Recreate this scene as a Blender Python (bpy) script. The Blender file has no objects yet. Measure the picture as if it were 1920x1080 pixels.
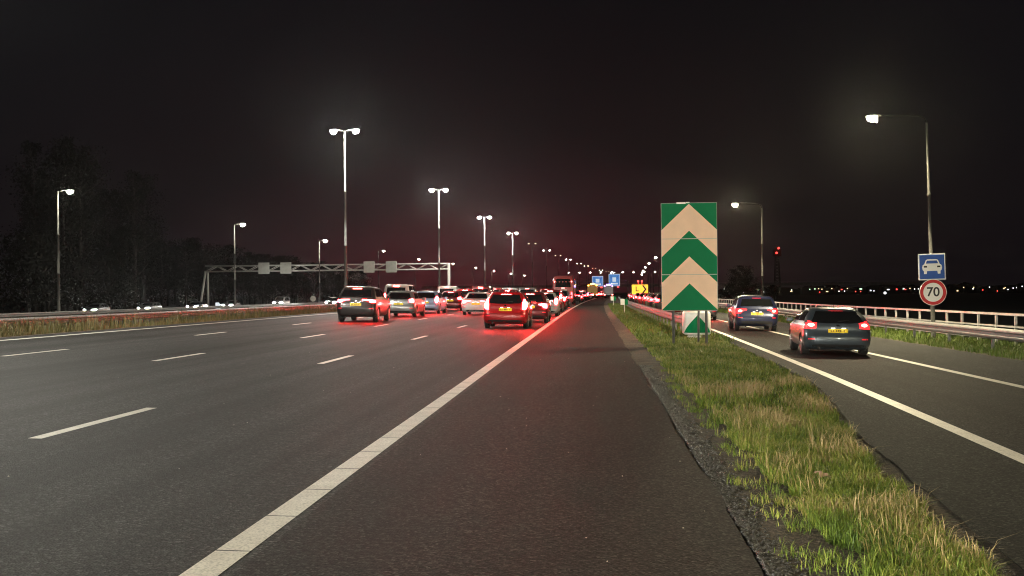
import bpy, bmesh, math, random
import numpy as np
from mathutils import Vector, Matrix
from mathutils.bvhtree import BVHTree

random.seed(7)
rng = np.random.default_rng(11)
scene = bpy.context.scene
COL = scene.collection
R = math.radians

# ------------------------------------------------------------------ camera
EYE = Vector((0, 0, 1.5))
yaw, pitch, roll = math.atan(152 / 2150), math.atan(9.3 / 2150), R(0.5)
fw = Vector((-math.sin(yaw) * math.cos(pitch), math.cos(yaw) * math.cos(pitch), math.sin(pitch)))
rt = fw.cross(Vector((0, 0, 1))).normalized()
up = rt.cross(fw)
rt2 = rt * math.cos(roll) - up * math.sin(roll)
up2 = up * math.cos(roll) + rt * math.sin(roll)
cam_d = bpy.data.cameras.new('camera')
cam = bpy.data.objects.new('camera', cam_d)
COL.objects.link(cam)
cam.matrix_world = Matrix(((rt2.x, up2.x, -fw.x, EYE.x), (rt2.y, up2.y, -fw.y, EYE.y),
                           (rt2.z, up2.z, -fw.z, EYE.z), (0, 0, 0, 1)))
cam_d.sensor_width = 36
cam_d.lens = 36 * 2150 / 1920
cam_d.clip_end = 8000
scene.camera = cam

# ------------------------------------------------------------------ night sky
world = bpy.data.worlds.new('World')
scene.world = world
world.use_nodes = True
wt = world.node_tree
wt.nodes.clear()
wo = wt.nodes.new('ShaderNodeOutputWorld')
bg_sky = wt.nodes.new('ShaderNodeBackground')
sky = wt.nodes.new('ShaderNodeTexSky')
sky.sky_type = 'NISHITA'
sky.sun_disc = False
sky.sun_elevation = R(-8)
sky.sun_rotation = R(120)
wt.links.new(sky.outputs[0], bg_sky.inputs[0])
bg_sky.inputs[1].default_value = 0.02
# city light on low cloud: a warm dark grey, redder over the queue of traffic
tc = wt.nodes.new('ShaderNodeTexCoord')
dirn = wt.nodes.new('ShaderNodeVectorMath'); dirn.operation = 'NORMALIZE'
wt.links.new(tc.outputs['Generated'], dirn.inputs[0])
dot = wt.nodes.new('ShaderNodeVectorMath'); dot.operation = 'DOT_PRODUCT'
sq = wt.nodes.new('ShaderNodeVectorMath'); sq.operation = 'MULTIPLY'; sq.inputs[1].default_value = (0.85, 1.0, 2.0)
sqn = wt.nodes.new('ShaderNodeVectorMath'); sqn.operation = 'NORMALIZE'
wt.links.new(dirn.outputs[0], sq.inputs[0]); wt.links.new(sq.outputs[0], sqn.inputs[0])
wt.links.new(sqn.outputs[0], dot.inputs[0])
dot.inputs[1].default_value = Vector((-0.085, 1.0, 0.012)).normalized()
ramp = wt.nodes.new('ShaderNodeValToRGB')
ramp.color_ramp.interpolation = 'EASE'
e = ramp.color_ramp.elements
e[0].position = 0.88; e[0].color = (0.0026, 0.0023, 0.0030, 1)
e[1].position = 1.0; e[1].color = (0.0290, 0.0050, 0.0074, 1)
m = ramp.color_ramp.elements.new(0.965); m.color = (0.0039, 0.0026, 0.0032, 1)
m = ramp.color_ramp.elements.new(0.986); m.color = (0.0085, 0.0035, 0.0047, 1)
wt.links.new(dot.outputs['Value'], ramp.inputs[0])
bg_city = wt.nodes.new('ShaderNodeBackground')
wt.links.new(ramp.outputs[0], bg_city.inputs[0])
cl = wt.nodes.new('ShaderNodeTexNoise'); cl.inputs['Scale'].default_value = 2.2; cl.inputs['Detail'].default_value = 3
wt.links.new(dirn.outputs[0], cl.inputs['Vector'])
clm = wt.nodes.new('ShaderNodeMapRange'); clm.inputs['To Min'].default_value = 0.75; clm.inputs['To Max'].default_value = 1.25
wt.links.new(cl.outputs['Fac'], clm.inputs['Value'])
wt.links.new(clm.outputs[0], bg_city.inputs[1])
add = wt.nodes.new('ShaderNodeAddShader')
wt.links.new(bg_sky.outputs[0], add.inputs[0])
wt.links.new(bg_city.outputs[0], add.inputs[1])
wt.links.new(add.outputs[0], wo.inputs[0])

scene.view_settings.view_transform = 'Standard'
scene.view_settings.look = 'None'
scene.view_settings.exposure = 0.65
scene.view_settings.gamma = 1
cy = scene.cycles
cy.use_denoising = True
cy.pixel_filter_type = 'BLACKMAN_HARRIS'
cy.filter_width = 1.1
cy.max_bounces = 5
cy.diffuse_bounces = 2
cy.glossy_bounces = 3
cy.transmission_bounces = 3
cy.volume_bounces = 0
cy.sample_clamp_indirect = 2.0
cy.caustics_reflective = False
cy.caustics_refractive = False
try:
    cy.use_light_tree = True
except Exception:
    pass

# ------------------------------------------------------------------ lie of the land
def curve(d):                       # the motorway bends gently to the right
    return max(0.0, d - 60.0) ** 2 / 16000.0 if d < 1000 else 55.2 + (d - 1000) * 0.1175

def heading(d):
    return min(max(0.0, d - 60.0), 940) / 8000.0

def gz(x):                          # crossfall of the carriageways and the sunken median
    if x < -66: return -0.91
    if x < -23: return -0.05 - 0.02 * (-23 - x)
    if x < -20.5: return 0.05 - 0.04 * (-20.5 - x)
    if x < -17.3: return 0.346 - (-17.3 - x) * 0.0925
    if x < 13.2: return -0.02 * x
    if x < 24: return -0.264 - 0.26 * (x - 13.2)
    return -3.07

def P(x, d, z=0.0):                 # road offset x, distance d, height above the road surface there
    return Vector((x + curve(d), d, gz(x) + z))

# ------------------------------------------------------------------ object helpers
def link(o, parent=None):
    COL.objects.link(o)
    if parent is not None: o.parent = parent
    return o

def tag(o, label=None, cat=None, group=None, kind=None):
    if label: o['label'] = label
    if cat: o['category'] = cat
    if group: o['group'] = group
    if kind: o['kind'] = kind
    return o

def empty(name, loc, rz=0.0, label=None, cat=None, group=None, rx=0.0, ry=0.0):
    o = bpy.data.objects.new(name, None)
    o.empty_display_size = 0.2
    COL.objects.link(o)
    o.location = loc
    o.rotation_euler = (rx, ry, rz)
    return tag(o, label, cat, group)

def mesh_from(bm, name, mats, smooth=False):
    me = bpy.data.meshes.new(name)
    bmesh.ops.recalc_face_normals(bm, faces=bm.faces[:])
    bm.to_mesh(me); bm.free()
    for mm in (mats if isinstance(mats, (list, tuple)) else [mats]): me.materials.append(mm)
    if smooth: me.polygons.foreach_set('use_smooth', [True] * len(me.polygons))
    return me

def obj(name, bm, mats, parent=None, smooth=False, autos=False):
    me = mesh_from(bm, name, mats, smooth)
    o = link(bpy.data.objects.new(name, me), parent)
    if autos:
        try: me.set_sharp_from_angle(angle=R(35))
        except Exception: pass
    return o

def dup_tree(o, parent=None):
    c = o.copy(); COL.objects.link(c)
    c.parent = parent
    for ch in list(o.children): dup_tree(ch, c)
    return c

def box(bm, cx, cy_, cz, sx, sy, sz, bev=0.0, mi=0, rz=0.0):
    r = bmesh.ops.create_cube(bm, size=1)
    vs = r['verts']
    bmesh.ops.scale(bm, vec=(sx, sy, sz), verts=vs)
    if bev > 0:
        es = list({e_ for v in vs for e_ in v.link_edges})
        g = bmesh.ops.bevel(bm, geom=es, offset=bev, segments=2, affect='EDGES', profile=0.7)
        vs = list({v for f in g['faces'] for v in f.verts} | {v for v in vs if v.is_valid})
    if rz: bmesh.ops.rotate(bm, cent=(0, 0, 0), matrix=Matrix.Rotation(rz, 3, 'Z'), verts=vs)
    bmesh.ops.translate(bm, vec=(cx, cy_, cz), verts=vs)
    for f in {f for v in vs for f in v.link_faces}: f.material_index = mi
    return vs

def tube(bm, pts, radii, n=10, cap=True, mi=0):
    pts = [Vector(p) for p in pts]
    if not isinstance(radii, (list, tuple)): radii = [radii] * len(pts)
    rings = []
    ref = None
    for i, p in enumerate(pts):
        t = (pts[min(i + 1, len(pts) - 1)] - pts[max(i - 1, 0)]).normalized()
        if ref is None:
            ref = Vector((1, 0, 0)) if abs(t.x) < 0.9 else Vector((0, 1, 0))
        a = (ref - t * ref.dot(t)).normalized(); ref = a
        b = t.cross(a)
        rings.append([bm.verts.new(p + (a * math.cos(2 * math.pi * k / n) + b * math.sin(2 * math.pi * k / n)) * radii[i]) for k in range(n)])
    for i in range(len(rings) - 1):
        for k in range(n):
            f = bm.faces.new((rings[i][k], rings[i][(k + 1) % n], rings[i + 1][(k + 1) % n], rings[i + 1][k]))
            f.material_index = mi; f.smooth = True
    if cap:
        bm.faces.new(rings[0][::-1]).material_index = mi
        bm.faces.new(rings[-1]).material_index = mi

def prism(bm, poly, y0, y1, mi=0):          # polygon in (x,z) given a thickness in y
    a = [bm.verts.new((x, y0, z)) for x, z in poly]
    b = [bm.verts.new((x, y1, z)) for x, z in poly]
    n = len(poly)
    fs = [bm.faces.new(a), bm.faces.new(b[::-1])]
    for i in range(n): fs.append(bm.faces.new((a[i], b[i], b[(i + 1) % n], a[(i + 1) % n])))
    for f in fs: f.material_index = mi
    return fs

def lathe_x(bm, prof, n=24, x0=0.0, mi=0):  # profile (x offset, radius) turned about the x axis
    rings = [[bm.verts.new((x0 + x, r * math.cos(2 * math.pi * k / n), r * math.sin(2 * math.pi * k / n))) for k in range(n)] for x, r in prof]
    for i in range(len(rings) - 1):
        for k in range(n):
            f = bm.faces.new((rings[i][k], rings[i][(k + 1) % n], rings[i + 1][(k + 1) % n], rings[i + 1][k]))
            f.smooth = True; f.material_index = mi
    bm.faces.new(rings[0][::-1]).material_index = mi
    bm.faces.new(rings[-1]).material_index = mi

def sheet(name, rows, mats, kind='structure', zoff=0.0):   # rows: list of lists of Vectors
    bm = bmesh.new()
    vr = [[bm.verts.new(p + Vector((0, 0, zoff))) for p in r] for r in rows]
    for i in range(len(vr) - 1):
        for k in range(len(vr[i]) - 1):
            bm.faces.new((vr[i][k], vr[i][k + 1], vr[i + 1][k + 1], vr[i + 1][k]))
    o = obj(name, bm, mats)
    for p in o.data.polygons:
        pass
    if kind: o['kind'] = kind
    return o

def quads_mesh(name, verts, faces, mats, parent=None):
    me = bpy.data.meshes.new(name)
    verts = np.asarray(verts, dtype=np.float32); faces = np.asarray(faces, dtype=np.int32)
    me.vertices.add(len(verts)); me.vertices.foreach_set('co', verts.ravel())
    k = faces.shape[1]
    me.loops.add(faces.size); me.loops.foreach_set('vertex_index', faces.ravel())
    me.polygons.add(len(faces))
    me.polygons.foreach_set('loop_start', np.arange(len(faces), dtype=np.int32) * k)
    me.polygons.foreach_set('loop_total', np.full(len(faces), k, dtype=np.int32))
    me.update(calc_edges=True); me.validate()
    for mm in (mats if isinstance(mats, (list, tuple)) else [mats]): me.materials.append(mm)
    return link(bpy.data.objects.new(name, me), parent)

# ------------------------------------------------------------------ materials
def new_mat(name):
    m_ = bpy.data.materials.new(name); m_.use_nodes = True
    nt = m_.node_tree
    return m_, nt, nt.nodes['Principled BSDF']

def noise(nt, scale, detail=3, vec=None, rough=0.6):
    n = nt.nodes.new('ShaderNodeTexNoise')
    n.inputs['Scale'].default_value = scale; n.inputs['Detail'].default_value = detail; n.inputs['Roughness'].default_value = rough
    if vec is not None: nt.links.new(vec, n.inputs['Vector'])
    return n

def rampn(nt, fac, stops):
    r = nt.nodes.new('ShaderNodeValToRGB')
    el = r.color_ramp.elements
    el[0].position, el[0].color = stops[0][0], (*stops[0][1], 1)
    el[1].position, el[1].color = stops[-1][0], (*stops[-1][1], 1)
    for p, c in stops[1:-1]:
        x = el.new(p); x.color = (*c, 1)
    nt.links.new(fac, r.inputs[0])
    return r

def mixc(nt, fac, a, b, mode='MIX'):
    mx = nt.nodes.new('ShaderNodeMix'); mx.data_type = 'RGBA'; mx.blend_type = mode
    for s, v in ((0, fac), (6, a), (7, b)):
        if isinstance(v, bpy.types.NodeSocket): nt.links.new(v, mx.inputs[s])
        elif s == 0: mx.inputs[0].default_value = v
        else: mx.inputs[s].default_value = (*v, 1)
    return mx.outputs[2]

def simple(name, col, rough=0.6, metal=0.0, var=0.15, scale=6.0, coat=0.0, spec=0.5, bump=0.0):
    m_, nt, b = new_mat(name)
    tcn = nt.nodes.new('ShaderNodeTexCoord')
    n = noise(nt, scale, 4, tcn.outputs['Object'])
    lo = tuple(c * (1 - var) for c in col); hi = tuple(min(1, c * (1 + var)) for c in col)
    r = rampn(nt, n.outputs['Fac'], [(0.3, lo), (0.7, hi)])
    nt.links.new(r.outputs[0], b.inputs['Base Color'])
    b.inputs['Roughness'].default_value = rough; b.inputs['Metallic'].default_value = metal
    b.inputs['Coat Weight'].default_value = coat; b.inputs['Coat Roughness'].default_value = 0.06
    b.inputs['Specular IOR Level'].default_value = spec
    if bump:
        bp = nt.nodes.new('ShaderNodeBump'); bp.inputs['Strength'].default_value = bump; bp.inputs['Distance'].default_value = 0.01
        nt.links.new(n.outputs['Fac'], bp.inputs['Height']); nt.links.new(bp.outputs[0], b.inputs['Normal'])
    return m_

def emit(name, col, strength, sample=True, base=(0.2, 0.2, 0.2)):
    m_, nt, b = new_mat(name)
    b.inputs['Base Color'].default_value = (*base, 1)
    b.inputs['Emission Color'].default_value = (*col, 1)
    b.inputs['Emission Strength'].default_value = strength
    b.inputs['Roughness'].default_value = 0.3
    m_.cycles.emission_sampling = 'AUTO' if sample else 'NONE'
    return m_

def asphalt(name, base, warm=(1, 1, 1), streak=0.25, rough=0.8):
    m_, nt, b = new_mat(name)
    tcn = nt.nodes.new('ShaderNodeTexCoord')
    co = tcn.outputs['Object']
    stone = nt.nodes.new('ShaderNodeTexVoronoi'); stone.inputs['Scale'].default_value = 62; nt.links.new(co, stone.inputs['Vector'])
    sep = nt.nodes.new('ShaderNodeSeparateColor'); nt.links.new(stone.outputs['Color'], sep.inputs[0])
    grain = noise(nt, 34, 4, co, 0.85)
    mp = nt.nodes.new('ShaderNodeMapping'); mp.inputs['Scale'].default_value = (1.25, 0.018, 1); nt.links.new(co, mp.inputs['Vector'])
    st = noise(nt, 1.0, 4, mp.outputs[0])
    blot = noise(nt, 0.5, 6, co)
    dark = tuple(base * (1 - streak) * w for w in warm); lite = tuple(base * (1 + streak) * w for w in warm)
    c0 = rampn(nt, st.outputs['Fac'], [(0.32, dark), (0.68, lite)]).outputs[0]
    c1 = mixc(nt, 0.5, c0, rampn(nt, blot.outputs['Fac'], [(0.3, (0.78,) * 3), (0.7, (1.2,) * 3)]).outputs[0], 'MULTIPLY')
    c2 = mixc(nt, 1.0, c1, rampn(nt, sep.outputs[0], [(0.0, (0.25,) * 3), (0.55, (0.75,) * 3), (0.85, (1.4,) * 3), (1.0, (2.5,) * 3)]).outputs[0], 'MULTIPLY')
    c2 = mixc(nt, 0.85, c2, rampn(nt, grain.outputs['Fac'], [(0.36, (0.35,) * 3), (0.5, (1.0,) * 3), (0.64, (1.9,) * 3)]).outputs[0], 'MULTIPLY')
    nt.links.new(c2, b.inputs['Base Color'])
    b.inputs['Roughness'].default_value = rough
    b.inputs['Specular IOR Level'].default_value = 0.09
    bp = nt.nodes.new('ShaderNodeBump'); bp.inputs['Strength'].default_value = 0.7; bp.inputs['Distance'].default_value = 0.006
    nt.links.new(stone.outputs['Distance'], bp.inputs['Height']); nt.links.new(bp.outputs[0], b.inputs['Normal'])
    return m_

def line_paint():
    m_, nt, b = new_mat('road_paint')
    tcn = nt.nodes.new('ShaderNodeTexCoord'); co = tcn.outputs['Object']
    a = noise(nt, 3.0, 5, co); g = noise(nt, 60, 3, co)
    c0 = rampn(nt, a.outputs['Fac'], [(0.3, (0.66, 0.61, 0.52)), (0.7, (0.84, 0.79, 0.70))]).outputs[0]
    c1 = mixc(nt, 0.55, c0, rampn(nt, g.outputs['Fac'], [(0.36, (0.35,) * 3), (0.48, (0.9,) * 3), (0.6, (1.1,) * 3)]).outputs[0], 'MULTIPLY')
    nt.links.new(c1, b.inputs['Base Color']); b.inputs['Roughness'].default_value = 0.55
    return m_

def soil():
    m_, nt, b = new_mat('soil')
    tcn = nt.nodes.new('ShaderNodeTexCoord'); co = tcn.outputs['Object']
    a = noise(nt, 1.2, 6, co); g = noise(nt, 35, 4, co, 0.8)
    c0 = rampn(nt, a.outputs['Fac'], [(0.3, (0.040, 0.031, 0.022)), (0.55, (0.095, 0.072, 0.050)), (0.75, (0.06, 0.062, 0.028))]).outputs[0]
    c1 = mixc(nt, 0.9, c0, rampn(nt, g.outputs['Fac'], [(0.36, (0.2,) * 3), (0.5, (0.8,) * 3), (0.62, (2.0,) * 3)]).outputs[0], 'MULTIPLY')
    nt.links.new(c1, b.inputs['Base Color']); b.inputs['Roughness'].default_value = 0.95
    bp = nt.nodes.new('ShaderNodeBump'); bp.inputs['Strength'].default_value = 0.9; bp.inputs['Distance'].default_value = 0.03
    nt.links.new(g.outputs['Fac'], bp.inputs['Height']); nt.links.new(bp.outputs[0], b.inputs['Normal'])
    return m_

def grass_mat(name, stops):
    m_, nt, b = new_mat(name)
    gi = nt.nodes.new('ShaderNodeNewGeometry')
    tcn = nt.nodes.new('ShaderNodeTexCoord')
    pat = noise(nt, 1.1, 3, tcn.outputs['Object'])
    mth = nt.nodes.new('ShaderNodeMath'); mth.operation = 'MULTIPLY_ADD'
    nt.links.new(gi.outputs['Random Per Island'], mth.inputs[0]); mth.inputs[1].default_value = 0.45
    m2 = nt.nodes.new('ShaderNodeMath'); m2.operation = 'MULTIPLY_ADD'
    nt.links.new(pat.outputs['Fac'], m2.inputs[0]); m2.inputs[1].default_value = 1.5; m2.inputs[2].default_value = -0.5
    nt.links.new(m2.outputs[0], mth.inputs[2])
    r = rampn(nt, mth.outputs[0], stops)
    nt.links.new(r.outputs[0], b.inputs['Base Color'])
    b.inputs['Roughness'].default_value = 0.55
    b.inputs['Specular IOR Level'].default_value = 0.3
    return m_

M = {}
M['asphalt'] = asphalt('motorway_asphalt', 0.031, (1.0, 1.0, 0.98), 0.58, 0.70)
M['asphalt_dark'] = asphalt('shoulder_asphalt', 0.023, (1.02, 1.0, 0.95), 0.25, 0.74)
M['asphalt_ramp'] = asphalt('ramp_asphalt', 0.024, (1.03, 1.0, 0.93), 0.18, 0.8)
M['concrete_grey'] = asphalt('ramp_shoulder_asphalt', 0.055, (1.02, 1, 0.95), 0.12, 0.85)
M['paint'] = line_paint()
M['soil'] = soil()
M['field'] = simple('dark_field', (0.016, 0.018, 0.010), 0.95, 0, 0.5, 0.03)
M['grass'] = grass_mat('verge_grass', [(0.05, (0.05, 0.09, 0.016)), (0.38, (0.13, 0.20, 0.028)), (0.60, (0.26, 0.30, 0.055)), (0.72, (0.38, 0.32, 0.12)), (0.85, (0.42, 0.31, 0.17))])
M['grass_green'] = grass_mat('green_grass', [(0.1, (0.07, 0.12, 0.018)), (0.5, (0.12, 0.185, 0.03)), (0.9, (0.20, 0.22, 0.06))])
M['grass_dry'] = grass_mat('dry_grass', [(0.1, (0.07, 0.085, 0.022)), (0.45, (0.13, 0.115, 0.045)), (0.9, (0.24, 0.17, 0.08))])
M['grass_straw'] = grass_mat('straw_grass', [(0.1, (0.22, 0.20, 0.06)), (0.45, (0.38, 0.29, 0.14)), (0.9, (0.50, 0.38, 0.22))])
M['galv'] = simple('galvanised_steel', (0.19, 0.19, 0.185), 0.62, 0.25, 0.2, 5)
M['rail_white'] = simple('painted_railing', (0.46, 0.45, 0.42), 0.5, 0.1, 0.15, 4)
M['pole'] = simple('lamp_mast_steel', (0.075, 0.077, 0.072), 0.8, 0.0, 0.15, 3)
M['arm_dark'] = simple('darkened_arm', (0.006, 0.006, 0.006), 0.9, 0, 0.2, spec=0.1)  # near-black colour so the arm stays dark beside its bright lens
M['pole_thin'] = simple('darkened_mast', (0.05, 0.05, 0.046), 0.8, 0.0, 0.2, spec=0.15)  # darkened colour to hold down lamp light on the mast
M['pole_dark'] = simple('dull_steel', (0.17, 0.175, 0.18), 0.5, 0.5, 0.2, 4)
M['lamp_far_dim'] = emit('lamp_glow_far_dim', (1.0, 0.90, 0.55), 1.1, False, (0.8, 0.8, 0.7))
M['lamp_far_green'] = emit('lamp_glow_far_green', (0.95, 1.0, 0.62), 6, False, (0.8, 0.8, 0.7))
M['lamp_case'] = simple('lamp_housing', (0.04, 0.04, 0.04), 0.6, 0.0)
M['lamp_white'] = emit('lamp_glow_white', (1.0, 0.97, 0.84), 3000, True, (0.8, 0.8, 0.7))
M['lamp_single'] = emit('lamp_glow_single', (1.0, 0.96, 0.72), 520, True, (0.8, 0.8, 0.7))
M['lamp_ramp'] = emit('lamp_glow_warm', (1.0, 0.86, 0.54), 7500, True, (0.8, 0.8, 0.7))
M['lamp_far'] = emit('lamp_glow_far', (1.0, 0.97, 0.78), 60, False, (0.8, 0.8, 0.7))
M['dark'] = simple('black_plastic', (0.012, 0.012, 0.013), 0.55, 0, 0.1)
M['rubber'] = simple('tyre_rubber', (0.016, 0.016, 0.016), 0.8, 0, 0.2, 12)
M['rim'] = simple('alloy', (0.30, 0.30, 0.31), 0.35, 0.8, 0.1)
M['chrome'] = simple('chrome', (0.75, 0.75, 0.76), 0.15, 1.0, 0.03)
M['glass'] = simple('car_glass', (0.008, 0.009, 0.010), 0.06, 0, 0.1, 4, 0.0, 0.6)
M['plate'] = simple('yellow_plate', (0.80, 0.56, 0.02), 0.45, 0, 0.04)
M['plate_white'] = simple('white_plate', (0.8, 0.8, 0.78), 0.45, 0, 0.04)
M['plate_mark'] = simple('plate_marks', (0.22, 0.15, 0.01), 0.6, 0, 0.1)
M['tail_red'] = emit('tail_lens_lit', (1.0, 0.010, 0.014), 90.0, True, (0.35, 0.01, 0.01))
M['tail_core'] = emit('tail_bulb_lit', (1.0, 0.016, 0.016), 1700.0, True, (0.5, 0.1, 0.1))
M['tail_dim'] = emit('tail_lens_dim', (1.0, 0.012, 0.014), 4, True, (0.35, 0.01, 0.01))
M['tail_dim_core'] = emit('tail_bulb_dim', (1.0, 0.08, 0.05), 40.0, True, (0.5, 0.1, 0.1))
M['tail_far'] = emit('tail_lens_far', (1.0, 0.014, 0.018), 26.0, False, (0.35, 0.01, 0.01))
M['tail_far_core'] = emit('tail_bulb_far', (1.0, 0.09, 0.085), 26.0, False, (0.5, 0.1, 0.1))
M['reflector'] = emit('red_reflector', (1.0, 0.02, 0.03), 0.55, False, (0.5, 0.01, 0.02))  # given a faint glow of its own in place of returned light
M['amber'] = emit('amber_lamp', (1.0, 0.36, 0.03), 22.0, True, (0.6, 0.3, 0.05))
M['amber_dim'] = emit('amber_marker', (1.0, 0.45, 0.12), 4.0, False, (0.6, 0.3, 0.05))
M['violet'] = emit('blue_violet_beacon', (0.42, 0.22, 1.0), 14.0, False, (0.2, 0.2, 0.6))
M['head'] = emit('headlight_lit', (1.0, 0.94, 0.84), 220.0, True, (0.8, 0.8, 0.8))
M['head_opp'] = emit('headlight_oncoming', (1.0, 0.97, 0.88), 3500.0, True, (0.8, 0.8, 0.8))
M['head_beam'] = emit('headlight_main_beam', (1.0, 0.92, 0.76), 27000.0, True, (0.8, 0.8, 0.8))  # strong beam for the unseen car added behind the viewpoint
M['head_off'] = simple('headlight_glass', (0.35, 0.36, 0.37), 0.15, 0.3)
M['sign_green'] = simple('sign_green', (0.001, 0.17, 0.062), 0.5, 0, 0.05, 3, spec=0.08)
M['sign_cream'] = simple('sign_cream', (0.86, 0.60, 0.42), 0.5, 0, 0.05, 2, spec=0.1)
M['sign_white'] = simple('sign_white', (0.80, 0.79, 0.74), 0.4, 0, 0.04, 3)
M['sign_blue'] = simple('sign_blue', (0.012, 0.075, 0.33), 0.4, 0, 0.05, 3)
M['sign_red'] = simple('sign_red', (0.48, 0.012, 0.018), 0.4, 0, 0.05, 3)
M['sign_black'] = simple('sign_black', (0.012, 0.012, 0.012), 0.5, 0, 0.05, 3)
M['sign_back'] = simple('sign_back_aluminium', (0.46, 0.46, 0.43), 0.5, 0.2, 0.1, 2)
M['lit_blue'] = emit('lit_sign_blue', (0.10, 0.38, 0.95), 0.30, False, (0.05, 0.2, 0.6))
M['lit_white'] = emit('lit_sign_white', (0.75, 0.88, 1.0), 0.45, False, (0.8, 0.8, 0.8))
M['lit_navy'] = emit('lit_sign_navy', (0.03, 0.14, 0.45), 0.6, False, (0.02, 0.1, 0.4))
M['yellow_sign'] = emit('lit_yellow_sign', (1.0, 0.52, 0.02), 0.75, False, (0.75, 0.42, 0.02))
M['bark'] = simple('bark', (0.02, 0.017, 0.014), 0.9, 0, 0.3, 4)
M['leaf'] = simple('dark_foliage', (0.008, 0.008, 0.006), 0.95, 0, 0.4, 0.6, spec=0.05)
M['leaf_pale'] = simple('pale_foliage', (0.010, 0.010, 0.008), 0.95, 0, 0.5, 0.3, spec=0.05)
M['concrete'] = simple('concrete', (0.30, 0.29, 0.27), 0.8, 0, 0.2, 0.5)
M['build'] = simple('dark_facade', (0.05, 0.046, 0.045), 0.9, 0, 0.3, 0.2)
M['win_warm'] = emit('lit_window_warm', (1.0, 0.72, 0.34), 1.3, False)
M['win_white'] = emit('lit_window_white', (0.95, 0.97, 1.0), 1.6, False)
M['win_red'] = emit('red_beacon', (1.0, 0.05, 0.04), 2.5, False)
M['win_green'] = emit('green_light', (0.55, 1.0, 0.6), 1.2, False)
M['stone'] = simple('dark_stone', (0.045, 0.042, 0.038), 0.45, 0, 0.8, 40)
M['brown'] = simple('brown_wrapper', (0.52, 0.33, 0.26), 0.6, 0, 0.2, 20)
M['litter'] = simple('pale_litter', (0.55, 0.52, 0.46), 0.7, 0, 0.2, 20)

PAINTS = {}
def paint(name, col, metal=0.3, rough=0.35):
    if name not in PAINTS:
        PAINTS[name] = simple('car_paint_' + name, col, rough, metal, 0.03, 1.5, 0.8)
    return PAINTS[name]
paint('slate', (0.065, 0.085, 0.105), 0.45)
paint('navy', (0.015, 0.021, 0.062), 0.3)
paint('black', (0.014, 0.014, 0.016), 0.2)
paint('graphite', (0.026, 0.024, 0.025), 0.3)
paint('white', (0.50, 0.50, 0.50), 0.0)
paint('silver', (0.22, 0.22, 0.225), 0.5)
paint('ice', (0.24, 0.31, 0.46), 0.2)
paint('cream', (0.34, 0.30, 0.21), 0.1)
paint('red', (0.30, 0.004, 0.007), 0.1)
paint('wine', (0.12, 0.012, 0.016), 0.3)
paint('grey', (0.15, 0.15, 0.16), 0.5)
paint('yellow', (0.40, 0.20, 0.01), 0.0)
paint('coach', (0.30, 0.06, 0.06), 0.0)  # red brake light on the coach body put into its paint

# ------------------------------------------------------------------ ground, roads, markings
DS = [-40, -20, -10] + list(range(0, 60, 5)) + list(range(60, 200, 10)) + list(range(200, 1000, 40)) + [1000, 1400]

xs_g = [-3000, -800, -200, -90, -66.5, -66, -62, -46, -40, -23.3, -23, -20.5, -17.35, -17.25, -10, 0, 0.9, 5, 10, 13.2, 16, 24, 60, 300, 1500, 3500]
rows = []
for d in DS + [2000, 3500, 6000]:
    rows.append([P(x, d, -0.045) for x in xs_g])
sheet('ground', rows, M['field'])

rows = [[P(x, d, 0) for x in (-17.0, -16.1, -12.5, -9, -5.5, -2.0, -1.9)] for d in DS]
sheet('motorway', rows, M['asphalt'])
# ragged edge of the hard shoulder
erng = random.Random(3)
dl = [-30 + 2 * i for i in range(15)] + [0.2 * i for i in range(200)] + [40 + 0.5 * i for i in range(160)] + [120 + 10 * i for i in range(30)] + [440 + 40 * i for i in range(24)]
rows = [[P(-1.9, d, 0), P(-0.5, d, 0), P(0.90 + erng.uniform(-0.012, 0.012) + 0.02 * math.sin(d * 0.9) + 0.012 * math.sin(d * 2.3), d, 0)] for d in dl]
sheet('hard_shoulder', rows, M['asphalt_dark'])

rows = [[P(x, d, 0) for x in (-40, -36, -30, -23.4)] for d in DS]
sheet('opposite_carriageway', rows, M['asphalt'])
rows = [[P(x, d, 0) for x in (-62, -58, -52, -46)] for d in DS]
sheet('outer_carriageway', rows, M['asphalt'])

def interp(pts, d):
    if d <= pts[0][0]: 
        (d0, x0), (d1, x1) = pts[0], pts[1]
        return x0 + (d - d0) * (x1 - x0) / (d1 - d0)
    for (d0, x0), (d1, x1) in zip(pts, pts[1:]):
        if d <= d1: return x0 + (x1 - x0) * (d - d0) / (d1 - d0)
    return pts[-1][1]
RA = [(6.5, 2.33), (8, 2.46), (10.6, 2.66), (13.3, 2.92), (16, 3.3), (19.7, 3.72), (25, 3.93), (32.3, 4.08), (45.5, 4.5), (60, 4.6)]
GR = [(6.3, 2.13), (8.6, 2.33), (10.7, 2.5), (13.5, 2.9), (15.5, 3.16), (19.7, 3.68), (25, 3.88), (32, 4.03), (44.3, 4.42), (60, 4.5)]
RL = [(5, 3.7), (10.9, 3.95), (15.4, 4.12), (24, 4.42), (46.9, 4.92), (60, 5.0)]
def ramp_left(d): return interp(RA, d)
rows = []
dr = [1 + 0.5 * i for i in range(130)] + [66 + 6 * i for i in range(30)] + [250 + 40 * i for i in range(18)]
for d in dr:
    x0 = ramp_left(d) + (erng.uniform(-0.03, 0.03) if d < 66 else 0)
    rows.append([P(x0, d, 0), P(max(interp(RL, d), x0 + 0.1), d, 0), P(6, d, 0), P(7.25, d, 0)])
sheet('slip_road', rows, M['asphalt_ramp'])
rows = [[P(7.25, d, 0), P(8.6, d, 0), P(10.05 + erng.uniform(-0.05, 0.05), d, 0)] for d in dr]
sheet('slip_road_shoulder', rows, M['concrete_grey'])

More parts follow.
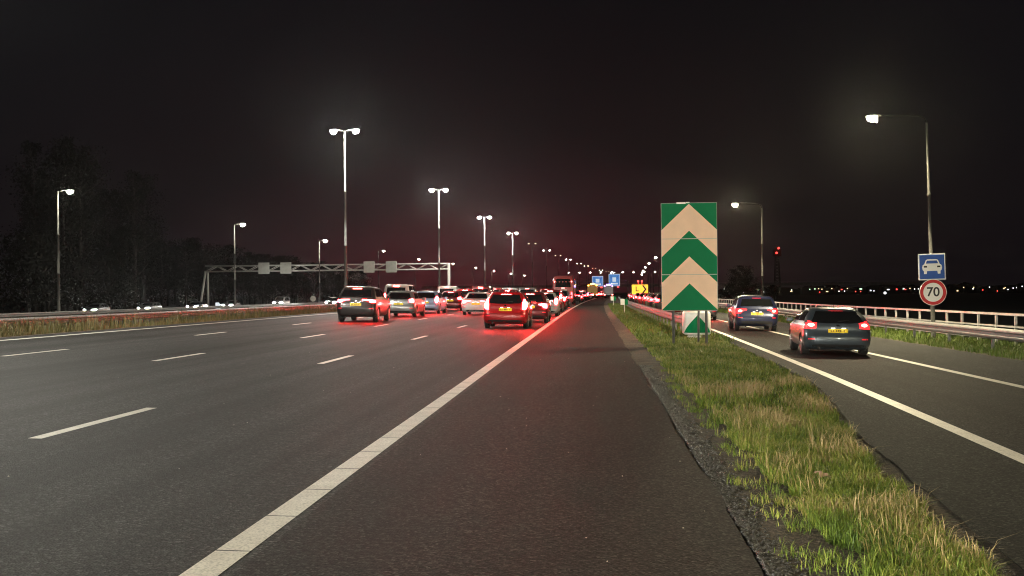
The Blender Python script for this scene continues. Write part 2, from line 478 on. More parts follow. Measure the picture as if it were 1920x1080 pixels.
# kerb dirt and verge soil
rows = []
for d in [3 + 0.25 * i for i in range(240)]:
    w0, w1 = 0.86, ramp_left(d) + 0.04
    r = []
    for k in range(17):
        t = k / 16
        x = w0 + (w1 - w0) * t
        z = -0.045 + 0.06 * math.sin(math.pi * t) ** 0.7 + (erng.uniform(-0.012, 0.012) if 0 < k < 16 else 0.022)
        r.append(P(x, d, z))
    rows.append(r)
sheet('verge_soil', rows, M['soil'])
rows = [[P(x, d, -0.012) for x in (0.86, 2, 3.2, 4.7)] for d in [62.75] + list(range(70, 400, 10))]
sheet('verge_soil', rows, M['soil'])
rows = [[P(10.0, d, -0.01), P(11, d, 0.0), P(12, d, 0.0), P(13.2, d, 0.0)] for d in DS]
sheet('roadside_verge', rows, M['soil'])
rows = [[P(x, d, -0.008) for x in (-23.5, -22.2, -20.5, -18.6, -17.3, -16.95)] for d in DS]
sheet('median_strip', rows, M['soil'])

def strip(bm, x, w, d0, d1, z=0.004, xs=None):
    n = max(1, int((d1 - d0) / 6)) if d1 - d0 > 6 else 1
    prev = None
    for i in range(n + 1):
        d = d0 + (d1 - d0) * i / n
        xx = xs(d) if xs else x
        a = bm.verts.new(P(xx - w / 2, d, z)); b = bm.verts.new(P(xx + w / 2, d, z))
        if prev: bm.faces.new((prev[0], prev[1], b, a))
        prev = (a, b)

bm = bmesh.new()
d = 2.35
while d < 46:                       # slabs of thermoplastic with a gap at each joint
    strip(bm, -2.06, 0.20, d, d + 1.0)
    d += 1.018
strip(bm, -2.06, 0.20, d, 900)
obj('edge_line', bm, M['paint'])['kind'] = 'structure'
for x, start, w in ((-5.48, 10.9, 0.14), (-8.92, 22.75, 0.13), (-12.5, 23.5, 0.13)):
    bm = bmesh.new()
    k = -2
    while start + 11.8 * k < 420:
        s = start + 11.8 * k
        if s > -8: strip(bm, x, w, s, s + 3.0)
        k += 1
    obj('lane_marking', bm, M['paint'])['kind'] = 'structure'
bm = bmesh.new(); strip(bm, -16.12, 0.17, -20, 900); obj('edge_line', bm, M['paint'])['kind'] = 'structure'
bm = bmesh.new(); strip(bm, 0, 0.19, 4, 600, xs=lambda d: interp(RL, d)); obj('edge_line', bm, M['paint'])['kind'] = 'structure'
bm = bmesh.new(); strip(bm, 7.12, 0.20, 4, 600); obj('edge_line', bm, M['paint'])['kind'] = 'structure'
for x in (-23.9, -39.4, -46.6, -61.4):
    bm = bmesh.new(); strip(bm, x, 0.17, 40, 600); obj('edge_line', bm, M['paint'])['kind'] = 'structure'

# ------------------------------------------------------------------ grass and litter
def blades(name, pts, hmin, hmax, mat, lean=0.5, wid=0.006, bend=0.5):
    """pts: n x 3 array of roots; each blade a bent three-sided ribbon"""
    n = len(pts)
    h = rng.uniform(hmin, hmax, n) * rng.uniform(0.6, 1.0, n)
    az = rng.uniform(0, 2 * np.pi, n)
    ln = rng.uniform(0.1, lean, n)
    dx, dy = np.cos(az), np.sin(az)
    face = az + np.pi / 2 + rng.uniform(-0.6, 0.6, n)
    wx, wy = np.cos(face) * wid, np.sin(face) * wid
    V = np.zeros((n, 5, 3), dtype=np.float32)
    V[:, 0] = pts - np.stack([wx, wy, 0 * wx], 1)
    V[:, 1] = pts + np.stack([wx, wy, 0 * wx], 1)
    mid = pts + np.stack([dx * ln * h * 0.35, dy * ln * h * 0.35, h * 0.6], 1)
    V[:, 2] = mid + np.stack([wx, wy, 0 * wx], 1) * 0.75
    V[:, 3] = mid - np.stack([wx, wy, 0 * wx], 1) * 0.75
    drop = bend * ln
    V[:, 4] = pts + np.stack([dx * ln * h * 1.1, dy * ln * h * 1.1, h * (1 - 0.5 * drop)], 1)
    base = np.arange(n)[:, None] * 5
    tri = np.array([[0, 1, 2], [0, 2, 3], [3, 2, 4]])
    F = (base[:, :, None] + tri[None]).reshape(-1, 3)
    return quads_mesh(name, V.reshape(-1, 3), F, mat)

def wedge_pts(n, d0, d1, left=1.42, clump=0.6):
    out = []
    cen = []
    while len(out) < n:
        d = d0 + (d1 - d0) * random.random()
        xl, xr = left, interp(GR, d)
        if random.random() > (xr - xl) / 3.0 + 0.1: continue
        x = random.uniform(xl - 0.03, xr + 0.02)
        # ragged borders
        eg = 0.10 * math.sin(d * 3.1) + 0.06 * math.sin(d * 7.7 + 1)
        if x < xl + eg * 0.9 or x > xr - 0.04 + eg * 0.5: continue
        s = math.sin(x * 5.3 + d * 1.9) * math.sin(d * 2.7 - x * 3.1) + 0.5 * math.sin(d * 6.1 + x * 8)
        if random.random() < clump * (0.35 - 0.5 * s): continue
        out.append((x, d))
    a = np.array(out)
    t = (a[:, 0] - 0.86) / np.array([ramp_left(d) + 0.04 - 0.86 for d in a[:, 1]])
    z = np.array([gz(x) for x in a[:, 0]]) - 0.05 + 0.06 * np.sin(np.pi * np.clip(t, 0, 1)) ** 0.7
    cx = np.array([curve(d) for d in a[:, 1]])
    return np.stack([a[:, 0] + cx, a[:, 1], z], 1)

g = blades('grass', wedge_pts(52000, 5, 14), 0.03, 0.17, M['grass'], 1.25, 0.0034)
tag(g, 'short green and straw grass on the foreground verge', 'grass', kind='stuff')
def patchy(p):
    s_ = np.sin(p[:, 0] * 2.1 + p[:, 1] * 1.3) + np.sin(p[:, 1] * 1.9 - p[:, 0] * 3.3 + 1.0)
    return p[s_ > 0.15]
g = blades('grass', patchy(wedge_pts(14000, 5, 20)), 0.06, 0.27, M['grass_straw'], 1.2, 0.0030)
tag(g, 'long dry grass stalks on the foreground verge', 'grass', kind='stuff')
g = blades('grass', wedge_pts(46000, 14, 38), 0.04, 0.17, M['grass'], 1.1, 0.006)
tag(g, 'mown grass around the chevron sign posts', 'grass', kind='stuff')
far = [(random.uniform(1.42, 4.4), random.uniform(36, 150)) for _ in range(26000)]
far = np.array([[x + curve(d), d, gz(x) - 0.03] for x, d in far])
g = blades('grass', far, 0.08, 0.28, M['grass_green'], 0.7, 0.016)
tag(g, 'green grass along the guardrail between motorway and slip road', 'grass', kind='stuff')
vr = []
for _ in range(42000):
    d = 22 + 110 * random.random() ** 1.6
    x = random.uniform(10.1 + 0.08 * math.sin(d * 2.3), 13.1)
    vr.append((x + curve(d), d, gz(x) - 0.01))
g = blades('grass', np.array(vr), 0.08, 0.26, M['grass_green'], 0.7, 0.009)
tag(g, 'green grass verge under the right guardrail', 'grass', kind='stuff')
md = []
for _ in range(46000):
    d = 32 + 130 * random.random() ** 1.4
    x = random.uniform(-21.5, -17.35 + 0.2 * math.sin(d))
    md.append((x + curve(d), d, gz(x) - 0.02))
md = np.array(md)
g = blades('grass', md[:34000], 0.08, 0.30, M['grass_dry'], 0.7, 0.013)
tag(g, 'rough brownish grass on the median strip', 'grass', kind='stuff')
tall = md[34000:]
s = np.sin(tall[:, 1] * 0.35) + np.sin(tall[:, 1] * 0.9 + 2)
tall = tall[(s > -0.3)]
g = blades('grass', tall, 0.35, 0.85, M['grass_dry'], 0.45, 0.012)
tag(g, 'tall dry weeds growing against the median guardrail', 'weeds', kind='stuff')

tu = []
for _ in range(80):
    d0 = 5.5 + 17 * random.random() ** 1.2; x0 = 1.44 - abs(random.gauss(0, .13))
    for _k in range(random.randint(15, 70)):
        x = x0 + random.gauss(0, .05); d = d0 + random.gauss(0, .09)
        tu.append((x, d, gz(x) - 0.02))
g = blades('grass', np.array(tu), 0.03, 0.14, M['grass'], 1.3, 0.003)
tag(g, 'scattered small grass tufts on the bare dirt beside the shoulder', 'grass', kind='stuff')

def stones(name, n, fn, smin, smax, mat, label):
    V, F = [], []
    octa = np.array([[1, 0, 0], [-1, 0, 0], [0, 1, 0], [0, -1, 0], [0, 0, 1], [0, 0, -1]], float)
    tri = np.array([[0, 2, 4], [2, 1, 4], [1, 3, 4], [3, 0, 4], [2, 0, 5], [1, 2, 5], [3, 1, 5], [0, 3, 5]])
    for i in range(n):
        c = fn()
        s_ = random.uniform(smin, smax)
        q = octa * np.array([s_, s_ * random.uniform(0.5, 1), s_ * random.uniform(0.3, 0.6)]) * rng.uniform(0.7, 1.3, (6, 1))
        a = random.uniform(0, 6.3)
        rot = np.array([[math.cos(a), -math.sin(a), 0], [math.sin(a), math.cos(a), 0], [0, 0, 1]])
        F.append(tri + 6 * i); V.append(q @ rot.T + np.array(c))
    o = quads_mesh(name, np.concatenate(V), np.concatenate(F), mat)
    return tag(o, label, 'gravel', kind='stuff')
def gutter():
    d = 5 + 19 * random.random() ** 1.3
    x = 0.93 + abs(random.gauss(0, 0.13))
    return (x, d, gz(x) - 0.016 + 0.012 * random.random())
stones('gravel', 9000, gutter, 0.008, 0.028, M['stone'], 'dark crumbled gravel along the ragged shoulder edge')
def gutter2():
    d = 6 + 16 * random.random()
    x = ramp_left(d) - 0.02 - abs(random.gauss(0, 0.06))
    return (x, d, gz(x) - 0.03)
stones('gravel', 1500, gutter2, 0.006, 0.02, M['stone'], 'dark crumbs of soil along the slip road edge')
# crumbs and specks lying on the asphalt
def crumb():
    d = 5 + 24 * random.random()
    x = random.uniform(-1.7, 0.85) if random.random() < 0.6 else random.uniform(-8, -2.3)
    return (x, d, gz(x) + 0.003)
stones('grit', 60, crumb, 0.004, 0.010, M['litter'], 'pale grit scattered on the near asphalt')

bm = bmesh.new()
for k in range(9):
    for s in range(6):
        pass
vv = [[bm.verts.new((0.09 * (i / 4 - 0.5) * 2, 0.06 * (j / 3 - 0.5) * 2, 0.05 + random.uniform(-0.02, 0.025) - 0.03 * ((i / 4 - 0.5) ** 2 + (j / 3 - .5) ** 2))) for j in range(4)] for i in range(5)]
for i in range(4):
    for j in range(3): bm.faces.new((vv[i][j], vv[i + 1][j], vv[i + 1][j + 1], vv[i][j + 1]))
o = obj('crumpled_wrapper', bm, M['brown'], smooth=False); o.location = P(1.76, 9.11, 0.07); o.rotation_euler = (0.5, 0.2, 0.4); o.scale = (0.62, 0.62, 0.9)
tag(o, 'small crumpled brownish pink wrapper lying in the foreground grass', 'litter')

# ------------------------------------------------------------------ guardrails, railing
W_PROF = [(0.0, -0.155), (0.03, -0.14), (0.075, -0.10), (0.08, -0.06), (0.02, -0.02), (0.02, 0.02), (0.08, 0.06), (0.075, 0.10), (0.03, 0.14), (0.0, 0.155)]
def beam(bm, path, side, zc, thick=0.006):
    """W-shaped beam swept along a path of (x, d)"""
    rings = []
    for (x, d) in path:
        rings.append([bm.verts.new(P(x, d) + Vector((side * u, 0, zc + v))) for u, v in W_PROF] +
                     [bm.verts.new(P(x, d) + Vector((side * (u - 0.012), 0, zc + v))) for u, v in reversed(W_PROF)])
    n = len(rings[0])
    for a, b in zip(rings, rings[1:]):
        for k in range(n): bm.faces.new((a[k], a[(k + 1) % n], b[(k + 1) % n], b[k]))
    bm.faces.new(rings[0]); bm.faces.new(rings[-1][::-1])

def steps(d0, d1, st):
    out = []; d = d0
    while d < d1: out.append(d); d += st
    out.append(d1); return out

def guardrail(name, xfun, d0, d1, sides, zc, post_step, label, pw=0.1, ds=4.0, post_to=None, pm='galv', lift=0.0):
    root = empty(name, P(xfun(d0), d0), 0, label, 'guardrail')
    base = root.location.copy()
    for sd in sides:
        bm = bmesh.new()
        beam(bm, [(xfun(d) + sd * 0.09, d) for d in steps(d0, d1, ds)], sd, zc)
        bmesh.ops.translate(bm, vec=-base, verts=bm.verts[:])
        obj('beam', bm, M['galv'], root, smooth=False)
    pd = d0 + 0.6; n = 0
    proto = None
    while pd < (post_to or d1) and n < 60:
        if proto is None:
            bm = bmesh.new()
            box(bm, 0, 0, (zc + 0.12) / 2, 0.06, pw, zc + 0.12)
            for sd in sides: box(bm, sd * 0.06, 0, zc, 0.06, 0.05, 0.16)
            proto = obj('post', bm, M[pm], root); po = proto
        else:
            po = proto.copy(); COL.objects.link(po); po.parent = root
        po.location = P(xfun(pd), pd) - base
        pd += post_step; n += 1
    return root

guardrail('guardrail', lambda d: 11.0 + (d - 30) * 0.008 if d < 70 else 11.32, 20, 420, (-1,), 0.50, 4.0,
          'long steel guardrail on posts along the right grass verge', post_to=140)
guardrail('guardrail', lambda d: 3.36, 38.6, 330, (-1, 1), 0.52, 2.67,
          'double sided guardrail starting behind the small chevron drum between motorway and slip road', post_to=150)
guardrail('guardrail', lambda d: -20.6, 30, 420, (1,), 0.56, 4.0,
          'low guardrail behind dry weeds on the median strip left of the motorway', post_to=160)
# far rail of the outer carriageway, bright where oncoming headlights catch it
guardrail('guardrail', lambda d: -43.0, 60, 420, (-1, 1), 0.62, 6.0,
          'pale guardrail beside the oncoming cars, beyond the median', post_to=300)

def railing():
    root = empty('bridge_railing', P(12.9, 24), 0, 'white post and rail parapet behind the right guardrail', 'railing')
    base = root.location.copy()
    def xr(d): return 12.87 - 0.030 * (d - 35) if d < 58 else 12.18
    for zc, h in ((0.96, 0.07), (0.58, 0.05), (0.18, 0.05)):
        bm = bmesh.new()
        ds = steps(22, 130, 3)
        rings = []
        for d in ds:
            c = P(xr(d), d, zc) - base
            rings.append([bm.verts.new(c + Vector((sx * 0.04, 0, sz * h / 2))) for sx, sz in ((-1, -1), (1, -1), (1, 1), (-1, 1))])
        for a, b in zip(rings, rings[1:]):
            for k in range(4): bm.faces.new((a[k], a[(k + 1) % 4], b[(k + 1) % 4], b[k]))
        bm.faces.new(rings[0]); bm.faces.new(rings[-1][::-1])
        obj('rail', bm, M['rail_white'], root)
    proto = None
    d = 22.0
    while d < 128:
        if proto is None:
            bm = bmesh.new(); box(bm, 0, 0, 0.46, 0.07, 0.07, 0.92)
            box(bm, 0, 0, 0.02, 0.16, 0.16, 0.03)
            proto = obj('post', bm, M['rail_white'], root); po = proto
        else:
            po = proto.copy(); COL.objects.link(po); po.parent = root
        po.location = P(xr(d), d) - base
        d += 1.55
railing()

# ------------------------------------------------------------------ street lamps
def lamp_head(bm_case, bm_lens, c, ax, ln=0.85, w=0.34, hgt=0.13, lensdrop=0.13, shield=False):
    """c: point where the arm enters; ax: horizontal unit direction outwards"""
    ax = Vector(ax).normalized(); ay = Vector((-ax.y, ax.x, 0))
    prof = [(0.0, 0.35), (0.12, 0.75), (0.35, 1.0), (0.65, 1.0), (0.9, 0.8), (1.0, 0.45)]
    def ring(bm, t, s, z0, z1, k):
        p = c + ax * (t * ln)
        out = []
        for j in range(k):
            a = math.pi * j / (k - 1)
            out.append(bm.verts.new(p + ay * (math.cos(a) * w / 2 * s) + Vector((0, 0, z0 + (z1 - z0) * math.sin(a)))))
        return out
    rs = [ring(bm_case, t, s, 0, hgt * s, 7) for t, s in prof]
    for a, b in zip(rs, rs[1:]):
        for k in range(6): bm_case.faces.new((a[k], a[k + 1], b[k + 1], b[k])).smooth = True
        bm_case.faces.new((a[6], a[0], b[0], b[6]))
    bm_case.faces.new(rs[0]); bm_case.faces.new(rs[-1][::-1])
    if shield:  # added plate that keeps lens light off the arm and mast
        pa = [c + ax * (0.30 * ln) + ay * (sy_ * w * .42) + Vector((0, 0, zz_)) for sy_, zz_ in ((-1, .03), (1, .03), (.75, -lensdrop * 1.05), (-.75, -lensdrop * 1.05))]
        va = [bm_case.verts.new(p) for p in pa]; vb = [bm_case.verts.new(p - ax * 0.02) for p in pa]
        bm_case.faces.new(va); bm_case.faces.new(vb[::-1])
        for k in range(4): bm_case.faces.new((va[k], vb[k], vb[(k + 1) % 4], va[(k + 1) % 4]))
    lp = [(0.36, 0.5), (0.46, 0.85), (0.66, 0.85), (0.86, 0.55)]
    ls = [ring(bm_lens, t, s, -0.004, -lensdrop * s, 5) for t, s in lp]
    for a, b in zip(ls, ls[1:]):
        for k in range(4): bm_lens.faces.new((a[k], a[k + 1], b[k + 1], b[k]))
        bm_lens.faces.new((a[4], a[0], b[0], b[4]))
    bm_lens.faces.new(ls[0]); bm_lens.faces.new(ls[-1][::-1])

def street_lamp(loc, h, arms, arm_len, label, group, lens, big=1.0, rb=0.11, rt_=0.05, tilt=0.0, curved=False, rz=0.0):
    root = empty('street_lamp', loc, rz, label, 'street lamp', group, ry=tilt)
    bm = bmesh.new()
    zs = [0, 0.03, 0.03, h * 0.36, h * 0.36, h * 0.36 + 0.12, h * 0.36 + 0.12, h * 0.66, h * 0.66, h * 0.66 + 0.1, h * 0.66 + 0.1, h]
    def rr(z): return rb + (rt_ - rb) * z / h
    rad = [rr(0) * 1.9, rr(0) * 1.9, rr(0), rr(h * .36), rr(h * .36) * 1.35, rr(h * .36) * 1.35, rr(h * .36) * .92, rr(h * .66), rr(h * .66) * 1.3, rr(h * .66) * 1.3, rr(h * .66) * .9, rr(h)]
    zz = []; last = -1
    for z in zs:
        z = max(z, last + 0.001); zz.append(z); last = z
    tube(bm, [(0, 0, z) for z in zz], rad, 12)
    obj('mast', bm, M['pole_thin' if curved else 'pole'], root)
    for sx in arms:
        bm = bmesh.new()
        if curved:
            pts = [(0, 0, h - 0.02), (sx * 0.06, 0, h + 0.15), (sx * 0.28, 0, h + 0.26), (sx * arm_len, 0, h + 0.30)]
        else:
            pts = [(sx * 0.0, 0, h - 0.1), (sx * arm_len * 0.5, 0, h + 0.03), (sx * arm_len, 0, h + 0.08)]
        tube(bm, pts, 0.024 if curved else 0.032, 8)
        obj('arm', bm, M['arm_dark' if curved else 'pole'], root)
        bc, bl = bmesh.new(), bmesh.new()
        lamp_head(bc, bl, Vector((sx * (arm_len - 0.03), 0, pts[-1][2] - 0.02)), (sx, 0, 0), 0.72 * big, 0.40 * big, 0.12 * big, 0.27 * big, curved)
        hd = obj('lamp_head', bc, M['lamp_case'], root)
        obj('lens', bl, lens, hd)
    return root

# twin-arm row in the median (first one stands just outside the frame on the left)
GM = 'twin headed lamp posts along the median'
ordn = ['tallest', 'second tallest', 'third tallest', 'fourth tallest', 'fifth tallest', 'sixth tallest', 'seventh tallest']
dd = [-16, 34] + [92 + 54 * k for k in range(14)]
for i, d in enumerate(dd):
    k = i - 2
    if k > 4: d += random.uniform(-9, 9)
    lb = ('twin headed lamp post in the median outside the near left edge' if k < 0 else
          f'{ordn[k]} twin headed white lamp post in the median row' if k < 7 else
          'far small twin headed lamp post of the median row near the overpass')
    street_lamp(P(-20.1, d), 14.7, (-1, 1), 0.42, lb, GM, M['lamp_white'] if d < 260 else M[random.choice(['lamp_far', 'lamp_far_dim', 'lamp_far_green'])], 1.2, 0.14, 0.06)
# single-arm row between the opposite carriageways
GL = 'single headed lamp posts beyond the median'
sl = [(-43.7, 91), (-43.9, 137), (-44.6, 181), (-44.3, 226), (-47.1, 282), (-46, 330), (-47, 385), (-48, 440), (-49, 500), (-50, 560)]
for i, (x, d) in enumerate(sl):
    lb = (['single headed lamp post at far left in front of the tall trees', 'single headed lamp post left of the gantry signs',
           'single headed lamp post between the two pairs of gantry signs', 'single headed lamp post behind the right pair of gantry signs',
           'single headed lamp post behind the right end of the gantry'][i] if i < 5 else 'small far single headed lamp post right of the gantry')
    street_lamp(P(x, d), 10.6, (1,), 0.5, lb, GL, M['lamp_single'] if d < 200 else M['lamp_far'], 1.25, 0.12, 0.06)
# warm lamps on the right along the slip road
GRL = 'single headed lamp posts along the slip road'
for i, d in enumerate([-6, 40.2, 80, 120, 160, 200, 240, 280, 320, 360, 400]):
    lb = (['lamp post along the slip road behind the viewpoint', 'tall lamp post with warm lamp and two road signs on its mast', 'smaller lamp post right of the big green chevron sign'][i] if i < 3
          else 'far slip road lamp post near the big chevron sign')
    street_lamp(P(11.62, d), 7.45, (-1,), 1.55, lb, GRL, M['lamp_ramp'] if d < 130 else M['lamp_far'], 0.72 if d < 130 else 1.0, 0.08, 0.036, R(-1.25) if d == 40.2 else 0, True)

# ------------------------------------------------------------------ signs near the gore
def text_bm(txt, size, depth=0.004):
    cu = bpy.data.curves.new('t', 'FONT'); cu.body = txt; cu.size = size; cu.align_x = 'CENTER'; cu.align_y = 'CENTER'
    cu.extrude = depth; cu.offset = size * 0.016
    o = bpy.data.objects.new('t', cu); COL.objects.link(o)
    dg = bpy.context.evaluated_depsgraph_get()
    me = bpy.data.meshes.new_from_object(o.evaluated_get(dg))
    bm = bmesh.new(); bm.from_mesh(me)
    bpy.data.objects.remove(o); bpy.data.meshes.remove(me); bpy.data.curves.remove(cu)
    bmesh.ops.rotate(bm, cent=(0, 0, 0), matrix=Matrix.Rotation(R(90), 3, 'X'), verts=bm.verts[:])
    return bm

def clip_poly(poly, zmin, zmax):
    def cut(pl, zc, keep_above):
        out = []
        for i in range(len(pl)):
            a, b = pl[i], pl[(i + 1) % len(pl)]
            ia = (a[1] >= zc) if keep_above else (a[1] <= zc); ib = (b[1] >= zc) if keep_above else (b[1] <= zc)
            if ia: out.append(a)
            if ia != ib:
                t = (zc - a[1]) / (b[1] - a[1]); out.append((a[0] + (b[0] - a[0]) * t, zc))
        return out
    return cut(cut(poly, zmin, True), zmax, False)

def big_chevron():
    root = empty('chevron_sign', P(2.74, 32.9), R(-1.2), 'large green and cream chevron board on thin posts at the road split', 'road sign', rx=R(0))
    z0, w, h = 1.02, 1.56, 3.05
    hw = w / 2
    bm = bmesh.new(); box(bm, 0, 0.03, z0 + h / 2, w + 0.02, 0.035, h + 0.02, 0.006)
    obj('back_panel', bm, M['sign_back'], root)
    panels = [(z0, z0 + h * 0.333 - 0.008), (z0 + h * 0.333 + 0.008, z0 + h * 0.667 - 0.008), (z0 + h * 0.667 + 0.008, z0 + h)]
    # boundaries of the chevrons, read from the top of the board down
    def band(top, bot, name, mat, y):
        """band between two ^ lines with apex heights top and bot (None = open)"""
        slope = 0.955
        for pz0, pz1 in panels:
            poly = []
            if top is None: poly += [(-hw, z0 + h + 3), (hw, z0 + h + 3)]
            else: poly += [(-hw, top - slope * hw), (0, top), (hw, top - slope * hw)]
            if bot is None: poly += [(hw, z0 - 3), (-hw, z0 - 3)]
            else: poly += [(hw, bot - slope * hw), (0, bot), (-hw, bot - slope * hw)]
            pl = []
            # split left/right halves so that each is convex before clipping
            for half in (-1, 1):
                if top is None: tl = [(half * hw, z0 + h + 3), (0, z0 + h + 3)]
                else: tl = [(half * hw, top - slope * hw), (0, top)]
                if bot is None: bl = [(0, z0 - 3), (half * hw, z0 - 3)]
                else: bl = [(0, bot), (half * hw, bot - slope * hw)]
                q = clip_poly(tl + bl, pz0, pz1)
                if len(q) >= 3: pl.append(q)
            yield pl
    tops = [None, z0 + h - 0.02, z0 + h * 0.742, z0 + h * 0.502, z0 + h * 0.25]
    tops = tops + [None]
    cols = ['sign_green', 'sign_cream', 'sign_green', 'sign_cream', 'sign_green']
    for i in range(5):
        bm = bmesh.new()
        tp = tops[i]; bt = tops[i + 1] if i < 4 else None
        for pl in band(tp, bt, '', '', 0):
            for q in pl:
                vs = [bm.verts.new((x, 0.008, z)) for x, z in q]; bm.faces.new(vs)
        r = bmesh.ops.extrude_face_region(bm, geom=bm.faces[:])
        bmesh.ops.translate(bm, vec=(0, -0.004, 0), verts=[v for v in r['geom'] if isinstance(v, bmesh.types.BMVert)])
        obj('green_band' if cols[i] == 'sign_green' else 'cream_chevron', bm, M[cols[i]], root)
    bm = bmesh.new()
    box(bm, -0.22, 0.0, z0 + h + 0.005, 0.26, 0.03, 0.05, 0.012); box(bm, -0.03, 0.0, z0 + h + 0.015, 0.1, 0.03, 0.035, 0.01)
    obj('bird_droppings', bm, M['sign_white'], root)
    for x, y in ((-0.46, 0.10), (0.47, 0.10)):
        bm = bmesh.new(); tube(bm, [(x, y, -0.15), (x, y, z0 + h - 0.2)], 0.038, 10); obj('post', bm, M['pole_dark'], root)
    for x in (-0.40, 0.33):
        bm = bmesh.new(); tube(bm, [(x, 1.4, -0.15), (x, 1.2, 0.9), (x + 0.02, 0.13, 2.7)], 0.032, 10); obj('brace', bm, M['pole_dark'], root)
    for z in (1.3, 2.5, 3.7):
        bm = bmesh.new(); box(bm, 0, 0.055, z, 1.4, 0.03, 0.06); obj('cross_rail', bm, M['galv'], root)
big_chevron()

def crash_drum():
    root = empty('impact_cushion', P(3.36, 37.6), R(-2), 'low rounded white bumper drum with a green chevron under the large board', 'crash cushion')
    n = 16; rr_ = 0.44
    def wrap(u, z): return Vector((math.sin(u) * rr_, -math.cos(u) * rr_ * 0.8, z))
    bm = bmesh.new()
    rows_ = []
    for z, s in ((0.16, 0.9), (0.2, 1), (0.84, 1), (0.9, 0.93)):
        rows_.append([bm.verts.new(Vector((wrap(-1.6 + 3.2 * k / n, z).x * s, wrap(-1.6 + 3.2 * k / n, z).y * s, z))) for k in range(n + 1)] + [bm.verts.new((rr_ * s, 0.9, z)), bm.verts.new((-rr_ * s, 0.9, z))])
    for a, b in zip(rows_, rows_[1:]):
        m_ = len(a)
        for k in range(m_): bm.faces.new((a[k], a[(k + 1) % m_], b[(k + 1) % m_], b[k])).smooth = True
    bm.faces.new(rows_[0][::-1]); bm.faces.new(rows_[-1])
    obj('drum', bm, M['sign_white'], root)
    bm = bmesh.new()
    g_ = 20
    prev = None
    for k in range(g_ + 1):
        u = -1.25 + 2.5 * k / g_
        zt = 0.80 - abs(u) * 0.46
        zt = max(zt, 0.235)
        p0 = wrap(u, 0.23); p1 = wrap(u, zt)
        sc = 1.012
        a = bm.verts.new((p0.x * sc, p0.y * sc, p0.z)); b = bm.verts.new((p1.x * sc, p1.y * sc, p1.z))
        if prev: bm.faces.new((prev[0], a, b, prev[1]))
        prev = (a, b)
    obj('green_chevron', bm, M['sign_green'], root)
    bm = bmesh.new(); box(bm, -0.1, -0.1, 0.07, 0.42, 0.4, 0.14, 0.04); obj('foot', bm, M['sign_white'], root)
    for x in (-0.22, 0.22):
        bm = bmesh.new(); tube(bm, [(x, 0.4, -0.1), (x, 0.4, 0.2)], 0.04, 8); obj('leg', bm, M['pole_dark'], root)
crash_drum()

def km_sign(x, d, label, s=1.0):
    root = empty('marker_sign', P(x, d), 0, label, 'road sign', 'small marker signs on the central verge')
    bm = bmesh.new(); tube(bm, [(0, 0.03, -0.1), (0, 0.03, 0.95)], 0.025, 8); obj('post', bm, M['sign_white'], root)
    bm = bmesh.new(); box(bm, -0.12 * s, 0, 0.83, 0.30 * s, 0.02, 0.42 * s, 0.004); obj('white_panel', bm, M['sign_white'], root)
    bm = bmesh.new(); box(bm, 0.15 * s, 0, 0.83, 0.24 * s, 0.02, 0.42 * s, 0.004); gp = obj('green_panel', bm, M['sign_green'], root)
km_sign(2.2, 83, 'small white and green marker sign on a post in the verge grass')
km_sign(1.95, 128, 'tiny far green marker sign at the end of the verge', 1.1)

def mast_sign_car():
    root = empty('motor_road_sign', P(11.62, 40.2, 2.50) + Vector((-0.06, -0.10, 0)), R(-2), 'blue square sign with a white car symbol on the lamp mast', 'road sign', ry=R(-1.3))
    bm = bmesh.new(); box(bm, 0, 0.015, 0, 0.90, 0.02, 0.90, 0.008); obj('border', bm, M['sign_white'], root)
    bm = bmesh.new(); box(bm, 0, 0.0, 0, 0.82, 0.016, 0.82, 0.006); obj('blue_field', bm, M['sign_blue'], root)
    pts = [(-0.33, -0.02), (-0.31, 0.06), (-0.255, 0.10), (-0.20, 0.235), (-0.15, 0.26), (0.15, 0.26), (0.20, 0.235), (0.255, 0.10), (0.31, 0.06), (0.33, -0.02),
           (0.31, -0.11), (0.275, -0.14), (0.27, -0.24), (0.185, -0.24), (0.17, -0.14), (-0.17, -0.14), (-0.185, -0.24), (-0.27, -0.24), (-0.275, -0.14), (-0.31, -0.11)]
    bm = bmesh.new(); prism(bm, pts, -0.012, -0.0085); cs = obj('car_symbol', bm, M['sign_white'], root)
    bm = bmesh.new(); prism(bm, [(-0.205, 0.115), (0.205, 0.115), (0.165, 0.215), (-0.165, 0.215)], -0.0155, -0.0125); obj('symbol_window', bm, M['sign_blue'], root)
    for s in (-1, 1):
        bm = bmesh.new(); prism(bm, [(s * 0.165, -0.02), (s * 0.27, -0.02), (s * 0.275, 0.035), (s * 0.17, 0.035)], -0.0155, -0.0125); obj('symbol_lamp', bm, M['sign_black'], root)
    bm = bmesh.new(); box(bm, 0, 0.06, 0.25, 0.5, 0.05, 0.05); box(bm, 0, 0.06, -0.25, 0.5, 0.05, 0.05); obj('bracket', bm, M['galv'], root)
mast_sign_car()

